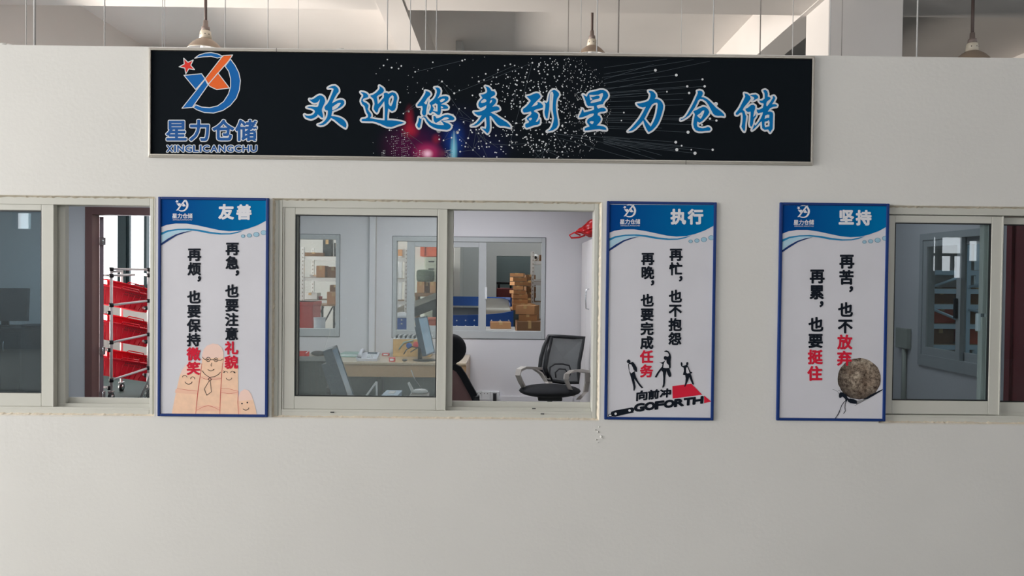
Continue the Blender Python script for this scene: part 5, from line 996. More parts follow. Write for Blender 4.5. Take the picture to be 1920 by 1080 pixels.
# white cabinet along the right wall
kx = at(1090, 500, OB).x; kz = at(1091, 455, OB).z
kb = thing('tall_cabinet', 'tall white cabinet with a bow handle at the right end of the office', 'cabinet', (kx+0.2, 4.0, 0))
b = B(); b.box(kx+0.018, 1.34, 2.55, OB-0.002, 0.02, kz, 'cabinet_white', bev=0.003); b.build('body', kb)
for i, (ya, yb) in enumerate(((2.56, 3.10), (3.11, 3.65), (3.66, 4.20), (4.21, OB-0.02))):
    b = B(); b.box(kx, kx+0.018, ya, yb, 0.06, kz-0.01, 'cabinet_white', bev=0.002); dd = b.build('door', kb)
    yh = yb-0.06 if i % 2 == 0 else ya+0.06
    if i == 2: hz = at(1097, 565, yh).z; yh = 3.90
    hz = CZ-0.24
    if i == 3: continue
    b = B(); b.tube([(kx, yh, hz+0.11), (kx-0.03, yh, hz+0.10), (kx-0.035, yh, hz), (kx-0.03, yh, hz-0.10), (kx, yh, hz-0.11)], 0.008, 'chrome', 8); b.build('handle', dd)
# red plastic bag lying on the cabinet, its end hanging over the edge
bgx = at(1100, 440, 4.2); rr = random.Random(9)
bm = bmesh.new(); bmesh.ops.create_icosphere(bm, subdivisions=4, radius=1.0)
for v in bm.verts:
    q = v.co.copy(); n_ = 0.16*math.sin(7*q.x+3*q.z)+0.12*math.sin(11*q.y-5*q.x)+0.09*math.sin(17*q.z+9*q.y)
    tp = 0.25+0.75*max(0, min(1, (q.x+1)/1.3)); v.co = Vector((q.x*0.20, q.y*0.20*tp*(1+n_), q.z*0.11*tp*(1+n_)+0.055*(q.x+1)))
vs = [v.co+Vector((kx+0.06, 4.1, kz+0.085)) for v in bm.verts]; bm.verts.index_update(); fs = [[v.index for v in f.verts] for f in bm.faces]; bm.free()
rb = thing('plastic_bag', 'crumpled red plastic bag lying on top of the white cabinet', 'bag', (kx+0.1, 4.1, kz))
b = B(); b.add(vs, fs, 'bag_red', True); b.build('bag_body', rb)
b = B(); q0 = Vector((kx-0.08, 4.1, kz+0.05)); b.tube([q0, q0+Vector((-0.07, 0, 0.03)), q0+Vector((-0.12, 0.02, 0.0)), q0+Vector((-0.10, 0.0, -0.03)), q0+Vector((-0.02, 0, -0.025)), q0+Vector((0.05, 0, 0.0))], 0.009, 'bag_red', 8); b.build('bag_handle', rb)
# socket strip on the wall
for i, (xa, xb) in enumerate(((893, 903), (903.5, 919), (919.5, 936))):
    a = at(xa, 733, OB); c2_ = at(xb, 749, OB)
    so = thing('wall_socket', 'white double socket in the strip low on the back wall, %s' % ('leftmost', 'middle one', 'with a black plug')[i], 'socket', (a.x, OB-0.03, c2_.z), group='sockets low on the back wall')
    b = B(); b.box(a.x, c2_.x, OB-0.035, OB-0.001, c2_.z, a.z, 'white_plastic', bev=0.003); b.build('face_plate', so)
    b = B()
    for k in (-1, 1): cx = (a.x+c2_.x)/2+k*0.018; b.box(cx-0.004, cx+0.004, OB-0.037, OB-0.034, a.z-0.03, a.z-0.02, 'hole_dark')
    b.build('socket_hole', so)
    if i == 2: b = B(); b.box((a.x+c2_.x)/2-0.02, (a.x+c2_.x)/2+0.02, OB-0.08, OB-0.035, c2_.z-0.02, a.z-0.02, 'black_plastic', bev=0.005); b.build('plug', so)
# dim corner behind the left window: dark cabinet with a monitor
y = 3.95; a = at(-70, 614, y); c = at(40, 614, y)
dc = thing('dark_counter', 'dark low filing cabinet in the dim office behind the left window', 'cabinet', (a.x, y, 0))
b = B(); b.box(a.x, c.x, y, y+0.5, 0, a.z-0.02, 'dark_grey', bev=0.01); b.build('body', dc)
b = B(); b.box(a.x-0.01, c.x+0.01, y-0.01, y+0.51, a.z-0.02, a.z, 'dark_grey', bev=0.008); b.build('top_board', dc)
for k in range(3):
    x0_ = a.x+0.01+k*(c.x-a.x-0.02)/3; b = B(); b.box(x0_, x0_+(c.x-a.x-0.02)/3-0.008, y-0.012, y, 0.05, a.z-0.06, 'dark_grey', bev=0.003); dd = b.build('door', dc); b = B(); b.tube([(x0_+0.04, y-0.012, 0.95), (x0_+0.04, y-0.035, 0.93), (x0_+0.04, y-0.035, 0.85), (x0_+0.04, y-0.012, 0.83)], 0.005, 'chrome', 6); b.build('handle', dd)
fm = at(6, 612, y+0.2); monitor('computer_monitor', 'dark monitor on the cabinet behind the left window', (fm.x, y+0.2, a.z), 0.36, 0.50, 0.045, math.radians(12), math.radians(-6), 0.06, fm='dark_grey', sm='dark_grey')
cu = at(66, 610, y+0.15); b = B(); b.ell((cu.x, y+0.15, a.z+0.018), 0.16, 0.10, 0.02, 'dark_grey', 8, 20); b.build('keyboard_cover', base=(cu.x, y+0.15, a.z), label='low dark cover lying on the dim cabinet right of its monitor', cat='cover')
# wall box and pipe behind the right window
v0 = at(1696, 604, 3.9); 
pb = thing('wall_junction_box', 'grey junction box with a pipe running down the dim wall behind the right window', 'junction box', (SX-0.05, SWY1+0.35, 0.3))
yy = SWY1+0.22; zb0 = at(1700, 628, 3.2).z
b = B(); b.box(SX-0.05, SX-0.002, yy-0.08, yy+0.12, 1.05, 1.24, 'alu_shade', bev=0.006); b.build('box_body', pb)
b = B(); b.tube([(SX-0.025, yy, 1.05), (SX-0.025, yy, 0.25)], 0.022, 'alu_shade', 10); b.ell((SX-0.03, yy-0.04, 0.28), 0.02, 0.03, 0.02, 'dark_grey', 6, 10); b.build('pipe', pb)
# ================================================================ trolley with red baskets (seen through the door)
ty = 9.75+CY
tp = at(209, 500, ty); tq = at(279, 500, ty+0.35)
px_l, px_r = tp.x, tq.x; ya, yb = ty, ty+0.95
tr = thing('basket_trolley', 'tall trolley of white pipes with black joints holding red baskets, outside the brown door', 'trolley', ((px_l+px_r)/2, ty+0.4, 0))
ztop = at(209, 500, ya).z; zt = at(209, 502, ya).z
posts = [(px_l, ya, 1.98), (px_r, ya+0.35, 1.98), (px_l-0.62, ya+0.25, 1.9), (px_r-0.62, yb-0.1, 1.98)]
zt = at(209, 503, ya).z
for x, y, _ in posts: b = B(); b.tube([(x, y, 0.13), (x, y, zt)], 0.019, 'pipe_white', 10); b.build('upright', tr)
def rail(a, c, nm='rail', r=0.016): b = B(); b.tube([a, c], r, 'pipe_white', 8); b.build(nm, tr)
def joint(p_, r=0.028):
    b = B(); b.tube([Vector(p_)-Vector((0, 0, 0.025)), Vector(p_)+Vector((0, 0, 0.025))], r, 'joint_black', 8); b.build('joint', tr)
rail((px_l, ya, zt-0.01), (px_r, ya+0.35, zt-0.01)); joint((px_l, ya, zt-0.01)); joint((px_r, ya+0.35, zt-0.01))
z2 = at(209, 517, ya).z; rail((px_l, ya, z2), at(253, 515, ya+0.2)); joint((px_l, ya, z2)); rail((px_l, ya, z2), (px_l-0.62, ya+0.25, z2+0.02)); joint((px_r, ya+0.35, z2+0.01)); rail((px_r, ya+0.35, z2+0.01), (px_r-0.15, ya+0.5, z2+0.02), r=0.02)
rail((px_l, ya, z2+0.05), (px_l+0.17, ya+0.1, z2+0.05)) if False else rail((px_l, ya+0.02, (z2+zt)/2), at(229, 508, ya+0.1))
tiers = [(572, 564, 0), (642, 627, 1), (713, 690, 2)]
for i, (pl, pr, k) in enumerate(tiers):
    zl = at(209, pl, ya).z; zr = at(279, pr, ya+0.35).z
    rail((px_l, ya, zl), (px_r, ya+0.35, zr)); joint((px_l, ya, zl)); joint((px_r, ya+0.35, zr))
    rail((px_l-0.62, ya+0.25, zl), (px_r-0.62, yb-0.1, zr)); rail((px_l, ya, zl-0.1), (px_l-0.62, ya+0.25, zl-0.1)); joint((px_l-0.02, ya, zl-0.10)); joint((px_r-0.03, ya+0.35, zr-0.10)); rail((px_r, ya+0.35, zr-0.1), (px_r-0.62, yb-0.1, zr-0.1))
    if i == 2: rail((px_l+0.34, ya+0.28, (zl+zr)/2+0.0), (px_l+0.34, ya+0.28, (zl+zr)/2-0.16), 'support_leg')
for x, y, _ in posts:
    b = B(); b.lathe((x-0.015, y, 0.062), [(0, 0), (0.06, 0.0), (0.06, 0.03), (0, 0.03)], 'wheel', 16, 'X'); b.lathe((x-0.018, y, 0.062), [(0, 0), (0.03, 0.0), (0.03, 0.036), (0, 0.036)], 'chrome', 12, 'X'); b.box(x-0.03, x+0.03, y-0.03, y+0.03, 0.115, 0.14, 'chrome', bev=0.004); b.build('caster', tr)
def basket(cx, cy_, cz, w, d, h, yaw_, pitch, label):
    t = thing('red_basket', label, 'basket', (cx, cy_, cz), group='red baskets on the pipe trolley')
    R = Matrix.Rotation(yaw_, 3, 'Z') @ Matrix.Rotation(pitch, 3, 'Y'); c = Vector((cx, cy_, cz))
    def T(x, y, z): return c+R @ Vector((x, y, z))
    b = B(); k = 0.80; th = 0.008
    lo = [(-w/2*k, -d/2*k, 0), (w/2*k, -d/2*k, 0), (w/2*k, d/2*k, 0), (-w/2*k, d/2*k, 0)]; hi = [(-w/2, -d/2, h), (w/2, -d/2, h), (w/2, d/2, h), (-w/2, d/2, h)]
    li = [(x*(1-th*4), y*(1-th*4), z+th) for x, y, z in lo]; hi2 = [(x*(1-th*4), y*(1-th*4), z) for x, y, z in hi]
    b.add([T(*q) for q in lo+hi+li+hi2], [(0, 3, 2, 1)]+[(i, (i+1) % 4, (i+1) % 4+4, i+4) for i in range(4)]+[(8, 9, 10, 11)]+[(i+8, i+12, (i+1) % 4+12, (i+1) % 4+8) for i in range(4)]+[(i+4, (i+1) % 4+4, (i+1) % 4+12, i+12) for i in range(4)], 'basket_red'); b.build('basket_shell', t)
    b = B()
    rim = [(-w/2-0.015, -d/2-0.015, h), (w/2+0.015, -d/2-0.015, h), (w/2+0.015, d/2+0.015, h), (-w/2-0.015, d/2+0.015, h)]; b.tube([T(*q) for q in rim+rim[:2]], 0.012, 'basket_red', 6); b.build('rim', t)
    b = B(); n = 9
    for i in range(n):
        u = -0.42+0.84*i/(n-1); b.tube([T(u*w*k, -d/2*k-0.004, 0.01), T(u*w, -d/2-0.004, h*0.78)], 0.006, 'basket_red', 5)
        b.tube([T(u*w*k, d/2*k+0.004, 0.01), T(u*w, d/2+0.004, h*0.78)], 0.006, 'basket_red', 5)
    b.build('rib', t, kind='stuff')
    b = B()
    for r_ in range(2):
        for i in range(12):
            u = -0.36+0.72*i/11; z = h*(0.86+0.0*r_)-r_*0.03; s_ = k+(1-k)*z/h
            x = u*w*0.5+w*0.12; y = -d/2*s_-0.0095
            b.add([T(x-0.007, y, z-0.008), T(x+0.007, y, z-0.008), T(x+0.007, y, z+0.008), T(x-0.007, y, z+0.008)], [(0, 1, 2, 3)], 'machine_red')
    b.build('vent_holes', t, kind='stuff')
    b = B(); b.tube([T(-0.12, -d/2-0.02, h), T(-0.10, -d/2-0.035, h+0.03), T(0.10, -d/2-0.035, h+0.03), T(0.12, -d/2-0.02, h)], 0.008, 'basket_red', 6); b.build('grip', t)
ang = math.atan2(0.35, px_r-px_l)
names3 = ('top', 'middle', 'bottom')
for i, (pl, pr, k) in enumerate(tiers):
    zl = at(209, pl, ya).z; zr = at(279, pr, ya+0.35).z
    mx_, my_ = (px_l+px_r)/2, ya+0.17; pit_ = math.radians(14)
    basket(mx_-0.24, my_+0.20, (zl+zr)/2-0.075, 0.74, 0.36, 0.24, ang, pit_, 'red plastic basket in front on the %s tier of the pipe trolley' % names3[i])
    basket(mx_-0.34, my_+0.56, (zl+zr)/2-0.02, 0.74, 0.30, 0.24, ang, pit_, 'red plastic basket behind another on the %s tier of the pipe trolley' % names3[i])
v = at(262, 750, 9.3+CY)
wm = thing('wire_mesh_cart', 'side of a pale wire mesh cart at the lower right edge of the doorway', 'cart', (v.x, 9.3+CY, 0))
mp = [at(263, 751, 9.3+CY), at(283, 745, 9.3+CY), at(330, 770, 9.3+CY)]
x0_, x1_ = at(264, 700, 9.35+CY).x, at(330, 700, 9.35+CY).x; zz0, zz1 = 0.10, at(283, 697, 9.35+CY).z
sl_ = at(284, 700, 9.35+CY).x-x0_
b = B(); n = 20
for i in range(n+1):
    u = i/n; b.tube([(x0_-0.02+u*(x1_-x0_), 9.35+CY, zz0), (x0_+sl_*0.95+u*(x1_-x0_)*0.8, 9.35+CY, zz1)], 0.0032, 'wire_mesh', 4)
for i in range(22):
    u = i/21; b.tube([(x0_+sl_*u, 9.35+CY, zz0+(zz1-zz0)*u), (x1_, 9.35+CY, zz0+(zz1-zz0)*u)], 0.0032, 'wire_mesh', 4)
b.build('wire_grid', wm, kind='stuff')
b = B(); b.tube([(x0_-0.02, 9.36+CY, zz0), (x0_+sl_, 9.36+CY, zz1), (x1_, 9.36+CY, zz1), (x1_, 9.36+CY, zz0), (x0_-0.02, 9.36+CY, zz0)], 0.012, 'pipe_white', 6); b.build('cart_frame', wm)
b = B(); b.tube([(x0_+0.05, 9.36+CY, 0.0), (x0_+0.05, 9.36+CY, zz0)], 0.02, 'wheel', 8); b.tube([(x1_-0.05, 9.36+CY, 0.0), (x1_-0.05, 9.36+CY, zz0)], 0.02, 'wheel', 8); b.build('foot', wm)

# ================================================================ warehouse beyond the office
def carton(x, y, z, w, d, h, rz, label, m='carton', group=None, top=True):
    t = thing('carton', label, 'box', (x, y, z), group=group)
    R = Matrix.Rotation(rz, 3, 'Z'); c = Vector((x, y, z))
    def ob(b, cx, cy_, cz, sx, sy, sz, mm):
        vs = [c+R @ Vector((cx+a*sx/2, cy_+e*sy/2, cz+g*sz/2)) for a in (-1, 1) for e in (-1, 1) for g in (-1, 1)]
        b.add(vs, [(0, 1, 3, 2), (4, 6, 7, 5), (0, 4, 5, 1), (2, 3, 7, 6), (0, 2, 6, 4), (1, 5, 7, 3)], mm)
    b = B(); ob(b, 0, 0, h/2, w, d, h-0.004, m); b.build('box_body', t)
    if top:
        b = B(); ob(b, 0, 0, h+0.0005, 0.045, d, 0.002, 'tape'); ob(b, 0, -d/2-0.001, h*0.82, 0.045, 0.002, h*0.34, 'tape'); b.build('tape_strip', t)
    return t
def carton_px(x0, y0, x1, y1, D, d, rz, label, m='carton', group=None):
    a = at(x0, y0, CY+D); c = at(x1, y1, CY+D); return carton((a.x+c.x)/2, CY+D+d/2, c.z, c.x-a.x, d, a.z-c.z, rz, label, m, group)
# tall tilting stack of flat cartons
D0 = 11.6
ys = [512, 519.5, 528, 536, 544, 551.5, 561, 570]; offs = [(958, 983), (959, 985), (960, 986), (963, 982), (959, 983), (961, 988), (960, 987)]
ordn = ['topmost of the leaning stack', 'second from the top of the leaning stack', 'third from the top of the leaning stack', 'fourth from the top of the leaning stack', 'fifth from the top of the leaning stack', 'sixth from the top of the leaning stack', 'bottom of the leaning stack']
for i in range(7): carton_px(offs[i][0], ys[i], offs[i][1], ys[i+1]-0.4, D0+0.02*(i % 3), 0.30, math.radians((-6, 9, 14, -4, 12, 5, 8)[i]), 'flat brown carton, '+ordn[i], 'carton', 'cartons stacked in the warehouse')
b0 = at(970, 570, CY+D0).z
for i in range(5):
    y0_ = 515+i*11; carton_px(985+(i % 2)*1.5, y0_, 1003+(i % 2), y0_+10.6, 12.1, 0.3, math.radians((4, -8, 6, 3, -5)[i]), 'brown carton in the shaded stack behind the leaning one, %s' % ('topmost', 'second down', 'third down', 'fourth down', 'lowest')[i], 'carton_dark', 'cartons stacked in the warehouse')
carton_px(958, 570, 1001, 582, 11.4, 0.5, 0.1, 'wide low carton the leaning stack stands on', 'carton', 'cartons stacked in the warehouse')
carton_px(972, 573, 1008, 590, 10.9, 0.4, -0.22, 'brown carton, upper of the two large ones in front of the shelving', 'carton')
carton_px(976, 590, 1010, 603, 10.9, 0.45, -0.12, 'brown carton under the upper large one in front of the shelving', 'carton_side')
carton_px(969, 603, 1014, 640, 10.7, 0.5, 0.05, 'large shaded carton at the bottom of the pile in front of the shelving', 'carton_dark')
# support plinth below the pile so nothing floats
def pallet(x0, x1, y0, y1, z1, label, name='wooden_pallet', m='shelf_board'):
    t = thing(name, label, 'pallet', ((x0+x1)/2, (y0+y1)/2, 0)); b = B(); 
    for k in range(6): yy_ = y0+(y1-y0)*k/6; b.box(x0, x1, yy_, yy_+(y1-y0)/6*0.8, z1-0.022, z1, m)
    b.build('top_slats', t); b = B()
    for k in range(3): xx_ = x0+(x1-x0-0.1)*k/2; b.box(xx_, xx_+0.1, y0, y1, 0.0, z1-0.022, m)
    b.build('bearer', t)
v = at(969, 640, 10.7+CY).z; a = at(966, 600, 10.7+CY).x; c = at(1018, 600, 10.7+CY).x
pallet(a, c, 10.65+CY, 12.45+CY, max(0.1, v), 'plain wooden platform under the pile of cartons')
# small carton in front of the blue conveyor
st_ = at(918, 617, 9.6+CY)
tb = thing('low_table', 'low pale table edge just beyond the back window', 'table', (st_.x, 9.6+CY, 0))
b = B(); b.box(at(905, 617, 9.6+CY).x, at(966, 617, 9.6+CY).x, 9.5+CY, 10.1+CY, st_.z-0.03, st_.z, 'white_plastic', bev=0.004); b.build('tabletop', tb)
for xx_ in (910, 958):
    for yy_ in (9.55, 10.0): b = B(); q = at(xx_, 600, 9.6+CY).x; b.box(q, q+0.03, yy_+CY, yy_+CY+0.03, 0, st_.z-0.03, 'rod'); b.build('leg', tb)
carton_px(919, 604.5, 957, 617, 9.65, 0.3, 0.05, 'small brown carton on the low table in front of the blue conveyor', 'carton')
# curved blue conveyor
cv = thing('curved_conveyor', 'curved blue-sided roller conveyor beyond the back window', 'conveyor', (-1.0, 11.0+CY, 0))
def guard(pts, z0, z1, name, m='conveyor_blue', th=0.05):
    """upright curved board; pts are (x, y) on the floor plan"""
    n = len(pts); vs = []; fs = []
    for i, (x, y) in enumerate(pts):
        a_ = Vector((pts[min(i+1, n-1)][0]-pts[max(i-1, 0)][0], pts[min(i+1, n-1)][1]-pts[max(i-1, 0)][1])).normalized(); nn = Vector((-a_.y, a_.x))*th/2
        zz_0 = z0[i] if isinstance(z0, list) else z0; zz_1 = z1[i] if isinstance(z1, list) else z1
        vs += [(x-nn.x, y-nn.y, zz_0), (x+nn.x, y+nn.y, zz_0), (x+nn.x, y+nn.y, zz_1), (x-nn.x, y-nn.y, zz_1)]
    for i in range(n-1):
        for k in range(4): fs.append((i*4+k, i*4+(k+1) % 4, (i+1)*4+(k+1) % 4, (i+1)*4+k))
    fs += [(0, 1, 2, 3), tuple((n-1)*4+k for k in (3, 2, 1, 0))]
    b = B(); b.add(vs, fs, m); return b.build(name, cv)
Df, Db = 10.6, 11.7
xl, xr = at(832, 600, Df+CY).x, at(962, 600, Df+CY).x
zf0, zf1 = at(880, 622, Df+CY).z, at(880, 591, Df+CY).z
fp = [(xl+(xr-xl)*i/16, Df+CY+0.22*math.sin(math.pi*i/16)*0.6-0.05+0.25*(i/16)**3) for i in range(17)]
g1 = guard(fp, zf0, [zf1+0.06*(i/16)**4-0.0*i for i in range(17)], 'front_guard')
xl2, xr2 = at(832, 560, Db+CY).x, at(958, 560, Db+CY).x; zb0_, zb1_ = at(880, 573, Db+CY).z, at(880, 556, Db+CY).z
bpz = [(xl2+(xr2-xl2)*i/16, Db+CY-0.02-0.25*(i/16)**3) for i in range(17)]
guard(bpz, zb0_, zb1_, 'rear_guard')
for i in range(1, 16):
    q = fp[i]
    for zz_ in ((zf0+zf1)/2+0.04, (zf0+zf1)/2-0.04):
        if i % 2: b = B(); b.ell((q[0], q[1]-0.03, zz_), 0.011, 0.008, 0.011, 'bolt', 5, 8); b.build('bolt', cv)
nr = 40
for i in range(nr):
    u = 0.60+0.38*i/nr; xf = xl+(xr-xl)*u; xb_ = xl2+(xr2-xl2)*(u-0.0)
    b = B(); b.tube([(xf, Df+CY+0.2, zf1-0.01), (xb_-0.03, Db+CY-0.2, zb1_-0.03)], 0.018, 'roller', 6); b.build('roller', cv)
b = B(); b.add([(xl, Df+CY+0.15, zf1-0.05), (xl+(xr-xl)*0.6, Df+CY+0.15, zf1-0.05), (xl2+(xr2-xl2)*0.6, Db+CY, zb0_-0.03), (xl2, Db+CY, zb0_-0.03), (xl, Df+CY+0.15, zf1-0.12), (xl+(xr-xl)*0.6, Df+CY+0.15, zf1-0.12), (xl2+(xr2-xl2)*0.6, Db+CY, zb0_-0.1), (xl2, Db+CY, zb0_-0.1)], [(0, 1, 2, 3), (7, 6, 5, 4), (0, 4, 5, 1), (1, 5, 6, 2), (2, 6, 7, 3), (3, 7, 4, 0)], 'conveyor_dark'); b.build('bed_plate', cv)
for u in (0.05, 0.5, 0.95):
    for yy_ in (Df+0.1, Db-0.1): b = B(); x = xl+(xr-xl)*u; b.box(x-0.03, x+0.03, yy_+CY-0.03, yy_+CY+0.03, 0, zf0+0.05, 'conveyor_dark'); b.build('leg', cv)
# inclined belt on the left
iv = thing('inclined_belt', 'grey inclined belt conveyor rising to the right behind the small back sash', 'conveyor', (-2.0, 12.3+CY, 0))
a, c = at(738, 580, 12.2+CY), at(822, 547, 12.2+CY); a2, c2_ = at(738, 592, 12.2+CY), at(822, 562, 12.2+CY)
b = B(); y0_, y1_ = 12.2+CY, 12.7+CY
b.prism([(a.x, a.z-0.02), (c.x, c.z-0.02), (c.x, c.z-0.10), (a.x, a.z-0.10)], y0_-0.02, y0_, 'belt'); b.prism([(a.x, a.z), (c.x, c.z), (c.x, c.z-0.03), (a.x, a.z-0.03)], y0_, y1_, 'belt'); b.build('belt', iv)
b = B(); b.prism([(a.x, a.z-0.10), (c.x, c.z-0.10), (c.x, c.z-0.26), (a.x, a.z-0.26)], y0_-0.01, y1_, 'conveyor_dark'); b.build('side_frame', iv)
for u in (0.1, 0.9): b = B(); x = a.x+(c.x-a.x)*u; b.box(x-0.03, x+0.03, y0_+0.1, y0_+0.16, 0, a.z+(c.z-a.z)*u-0.2, 'conveyor_dark'); b.build('leg', iv)
# blue bin left of the sash
a = at(738, 593, 10.0+CY); c = at(764, 625, 10.0+CY)
bn = thing('blue_bin', 'blue plastic bin with two white bolts at the left edge of the back window', 'bin', (a.x, 10+CY, 0))
b = B(); b.box(a.x, c.x, 10.0+CY, 10.4+CY, 0.3, a.z, 'conveyor_blue', bev=0.01); b.build('bin_body', bn)
b = B(); b.box(a.x-0.01, c.x+0.01, 9.98+CY, 10.42+CY, a.z-0.02, a.z+0.01, 'tube_white', bev=0.006); b.ell((a.x+0.09, 10.2+CY, a.z+0.01), 0.09, 0.15, 0.04, 'tube_white', 8, 16); b.build('bin_lid', bn)
b = B(); b.box(a.x+0.02, c.x-0.02, 10.02+CY, 10.38+CY, 0, 0.3, 'conveyor_dark'); b.build('bin_foot', bn)
for zz_ in (600, 607): v = at(753, zz_, 9.99+CY); b = B(); b.ell((v.x, 9.99+CY, v.z), 0.012, 0.01, 0.012, 'bolt', 5, 8); b.build('bolt', bn)
ot = at(800, 618, 10.2+CY); oc_ = at(822, 598, 10.2+CY)
oc = thing('orange_tote', 'orange plastic tote low behind the small back sash', 'tote', ((ot.x+oc_.x)/2, 10.2+CY, 0))
b = B(); b.box(ot.x, oc_.x, 10.2+CY, 10.55+CY, ot.z-0.1, oc_.z, 'orange_box', bev=0.008); b.build('tote_body', oc)
b = B(); b.box(ot.x-0.01, oc_.x+0.01, 10.19+CY, 10.56+CY, oc_.z-0.02, oc_.z+0.005, 'orange_box', bev=0.004); b.build('rim', oc)
b = B(); b.box(ot.x+0.01, oc_.x-0.01, 10.22+CY, 10.53+CY, 0, ot.z-0.1, 'conveyor_dark'); b.build('stand', oc)
# white pole rack with cable
v = at(750, 560, 12.8+CY); zt_ = at(750, 480, 12.8+CY).z
pr = thing('pole_stand', 'white pole stand with a looped cable against the bright warehouse wall', 'stand', (v.x, 12.8+CY, 0))
b = B(); b.box(v.x-0.035, v.x+0.035, 12.78+CY, 12.84+CY, 0, zt_, 'tube_white', bev=0.006); b.build('pole', pr)
b = B(); v2 = at(747, 540, 12.7+CY); b.box(v2.x-0.02, v2.x+0.0, 12.7+CY, 12.74+CY, 0.6, at(747, 500, 12.7+CY).z, 'tube_white'); b.box(v2.x-0.12, v2.x+0.13, 12.7+CY, 12.74+CY, 0.0, 0.05, 'tube_white'); b.build('brace', pr)
b = B(); b.tube([at(752, 481, 12.75+CY), at(758, 490, 12.75+CY), at(762, 503, 12.75+CY), at(758, 514, 12.75+CY), at(753, 508, 12.75+CY)], 0.008, 'rod', 6); b.build('cable', pr)
v = at(749, 475, BW-0.03); b = B(); b.box(v.x-0.05, v.x+0.05, BW-0.04, BW-0.001, v.z-0.07, v.z+0.07, 'carton', bev=0.004); b.build('wall_notice', base=(v.x, BW, v.z), label='small orange-brown notice on the bright warehouse wall above the pole stand', cat='notice')
# red cabinet on the wall, drawers, green drum and cartons
a = at(788, 460, 13.4+CY); c = at(822, 481, 13.4+CY)
rc = thing('red_wall_box', 'orange-red box cabinet fixed high on the warehouse wall', 'cabinet', (a.x, 13.4+CY, c.z))
b = B(); b.box(a.x, c.x, 13.4+CY, BW-0.002, c.z, a.z, 'orange_box', bev=0.006); b.build('box_body', rc)
b = B(); b.box(a.x+0.08, a.x+0.09, 13.39+CY, 13.4+CY, c.z+0.01, a.z-0.01, 'machine_red'); b.box(a.x, c.x, 13.38+CY, 13.4+CY, a.z-0.015, a.z+0.005, 'orange_box'); b.build('box_lid', rc)
a = at(796, 482, 13.2+CY); c = at(822, 510, 13.2+CY)
du = thing('drawer_unit', 'pale drawer unit below the orange-red box cabinet', 'cabinet', (a.x, 13.2+CY, 0))
b = B(); b.box(a.x, c.x, 13.2+CY, BW-0.002, 0, a.z, 'beige_unit', bev=0.004); b.build('body', du)
for k in range(7):
    z1_ = a.z-0.02-k*0.13; b = B(); b.box(a.x+0.015, c.x-0.015, 13.185+CY, 13.2+CY, z1_-0.115, z1_, 'beige_unit', bev=0.003); dd = b.build('drawer', du); b = B(); b.box((a.x+c.x)/2-0.05, (a.x+c.x)/2+0.05, 13.17+CY, 13.185+CY, z1_-0.07, z1_-0.05, 'dark_grey', bev=0.002); b.build('handle', dd)
# bench carrying drum and cartons
a = at(780, 549, 12.9+CY); c = at(822, 549, 12.9+CY); zb_ = a.z
bh = thing('storage_bench', 'brown bench behind the inclined belt', 'bench', (a.x, 12.9+CY, 0))
b = B(); b.box(a.x-0.02, c.x, 12.75+CY, 13.18+CY, zb_-0.06, zb_, 'carton_dark', bev=0.004); b.build('bench_top', bh); b = B(); b.box(a.x, a.x+0.05, 12.8+CY, 13.1+CY, 0, zb_-0.06, 'carton_dark'); b.box(c.x-0.05, c.x, 12.8+CY, 13.1+CY, 0, zb_-0.06, 'carton_dark'); b.build('bench_leg', bh)
carton(at(790, 540, 12.95+CY).x, 12.97+CY, zb_, 0.125, 0.28, at(790, 528, 12.95+CY).z-zb_, 0, 'pale carton standing on the bench, left one', 'carton')
carton(at(812, 540, 12.95+CY).x, 12.97+CY, zb_, 0.09, 0.28, at(790, 528, 12.95+CY).z-zb_, 0, 'pale carton standing on the bench beside the window stile', 'carton')
carton(at(801, 540, 13.0+CY).x, 13.02+CY, zb_, 0.08, 0.2, at(790, 529, 12.95+CY).z-zb_, 0, 'dark brown carton between two pale ones on the bench', 'carton_dark')
zc_ = at(790, 528, 12.95+CY).z+0.0
b = B(); b.lathe((at(798, 517, 13+CY).x, 12.97+CY, zc_), [(0, 0), (0.13, 0.0), (0.155, 0.03), (0.155, 0.17), (0.13, 0.205), (0, 0.21)], 'drum_green', 24)
dm = thing('green_drum', 'low grey-green drum resting on the cartons of the bench', 'drum', (at(798, 517, 13+CY).x, 12.97+CY, zc_)); b.build('drum_body', dm)
b = B(); b.lathe((at(798, 517, 13+CY).x, 12.97+CY, zc_), [(0.156, 0.09), (0.164, 0.1), (0.156, 0.11)], 'drum_green', 24); b.build('hoop', dm)
# machine in the dark side room opening
a = at(931, 540, BW+0.9); c = at(962, 555, BW+0.9)
mc = thing('side_room_machine', 'dark red machine in the dark opening of the far wall', 'machine', (a.x, BW+0.9, 0))
b = B(); b.box(a.x, c.x, BW+0.8, BW+1.3, 0, a.z, 'machine_red', bev=0.02); b.build('machine_body', mc)
b = B(); b.tube([(a.x-0.02, BW+0.85, a.z+0.1), (c.x+0.1, BW+0.85, a.z+0.1)], 0.025, 'hole_dark', 8); b.tube([(a.x+0.05, BW+0.85, a.z), (a.x+0.05, BW+0.85, a.z+0.1)], 0.02, 'hole_dark', 8); b.tube([(c.x-0.05, BW+0.85, a.z), (c.x-0.05, BW+0.85, a.z+0.1)], 0.02, 'hole_dark', 8); b.build('top_bar', mc)
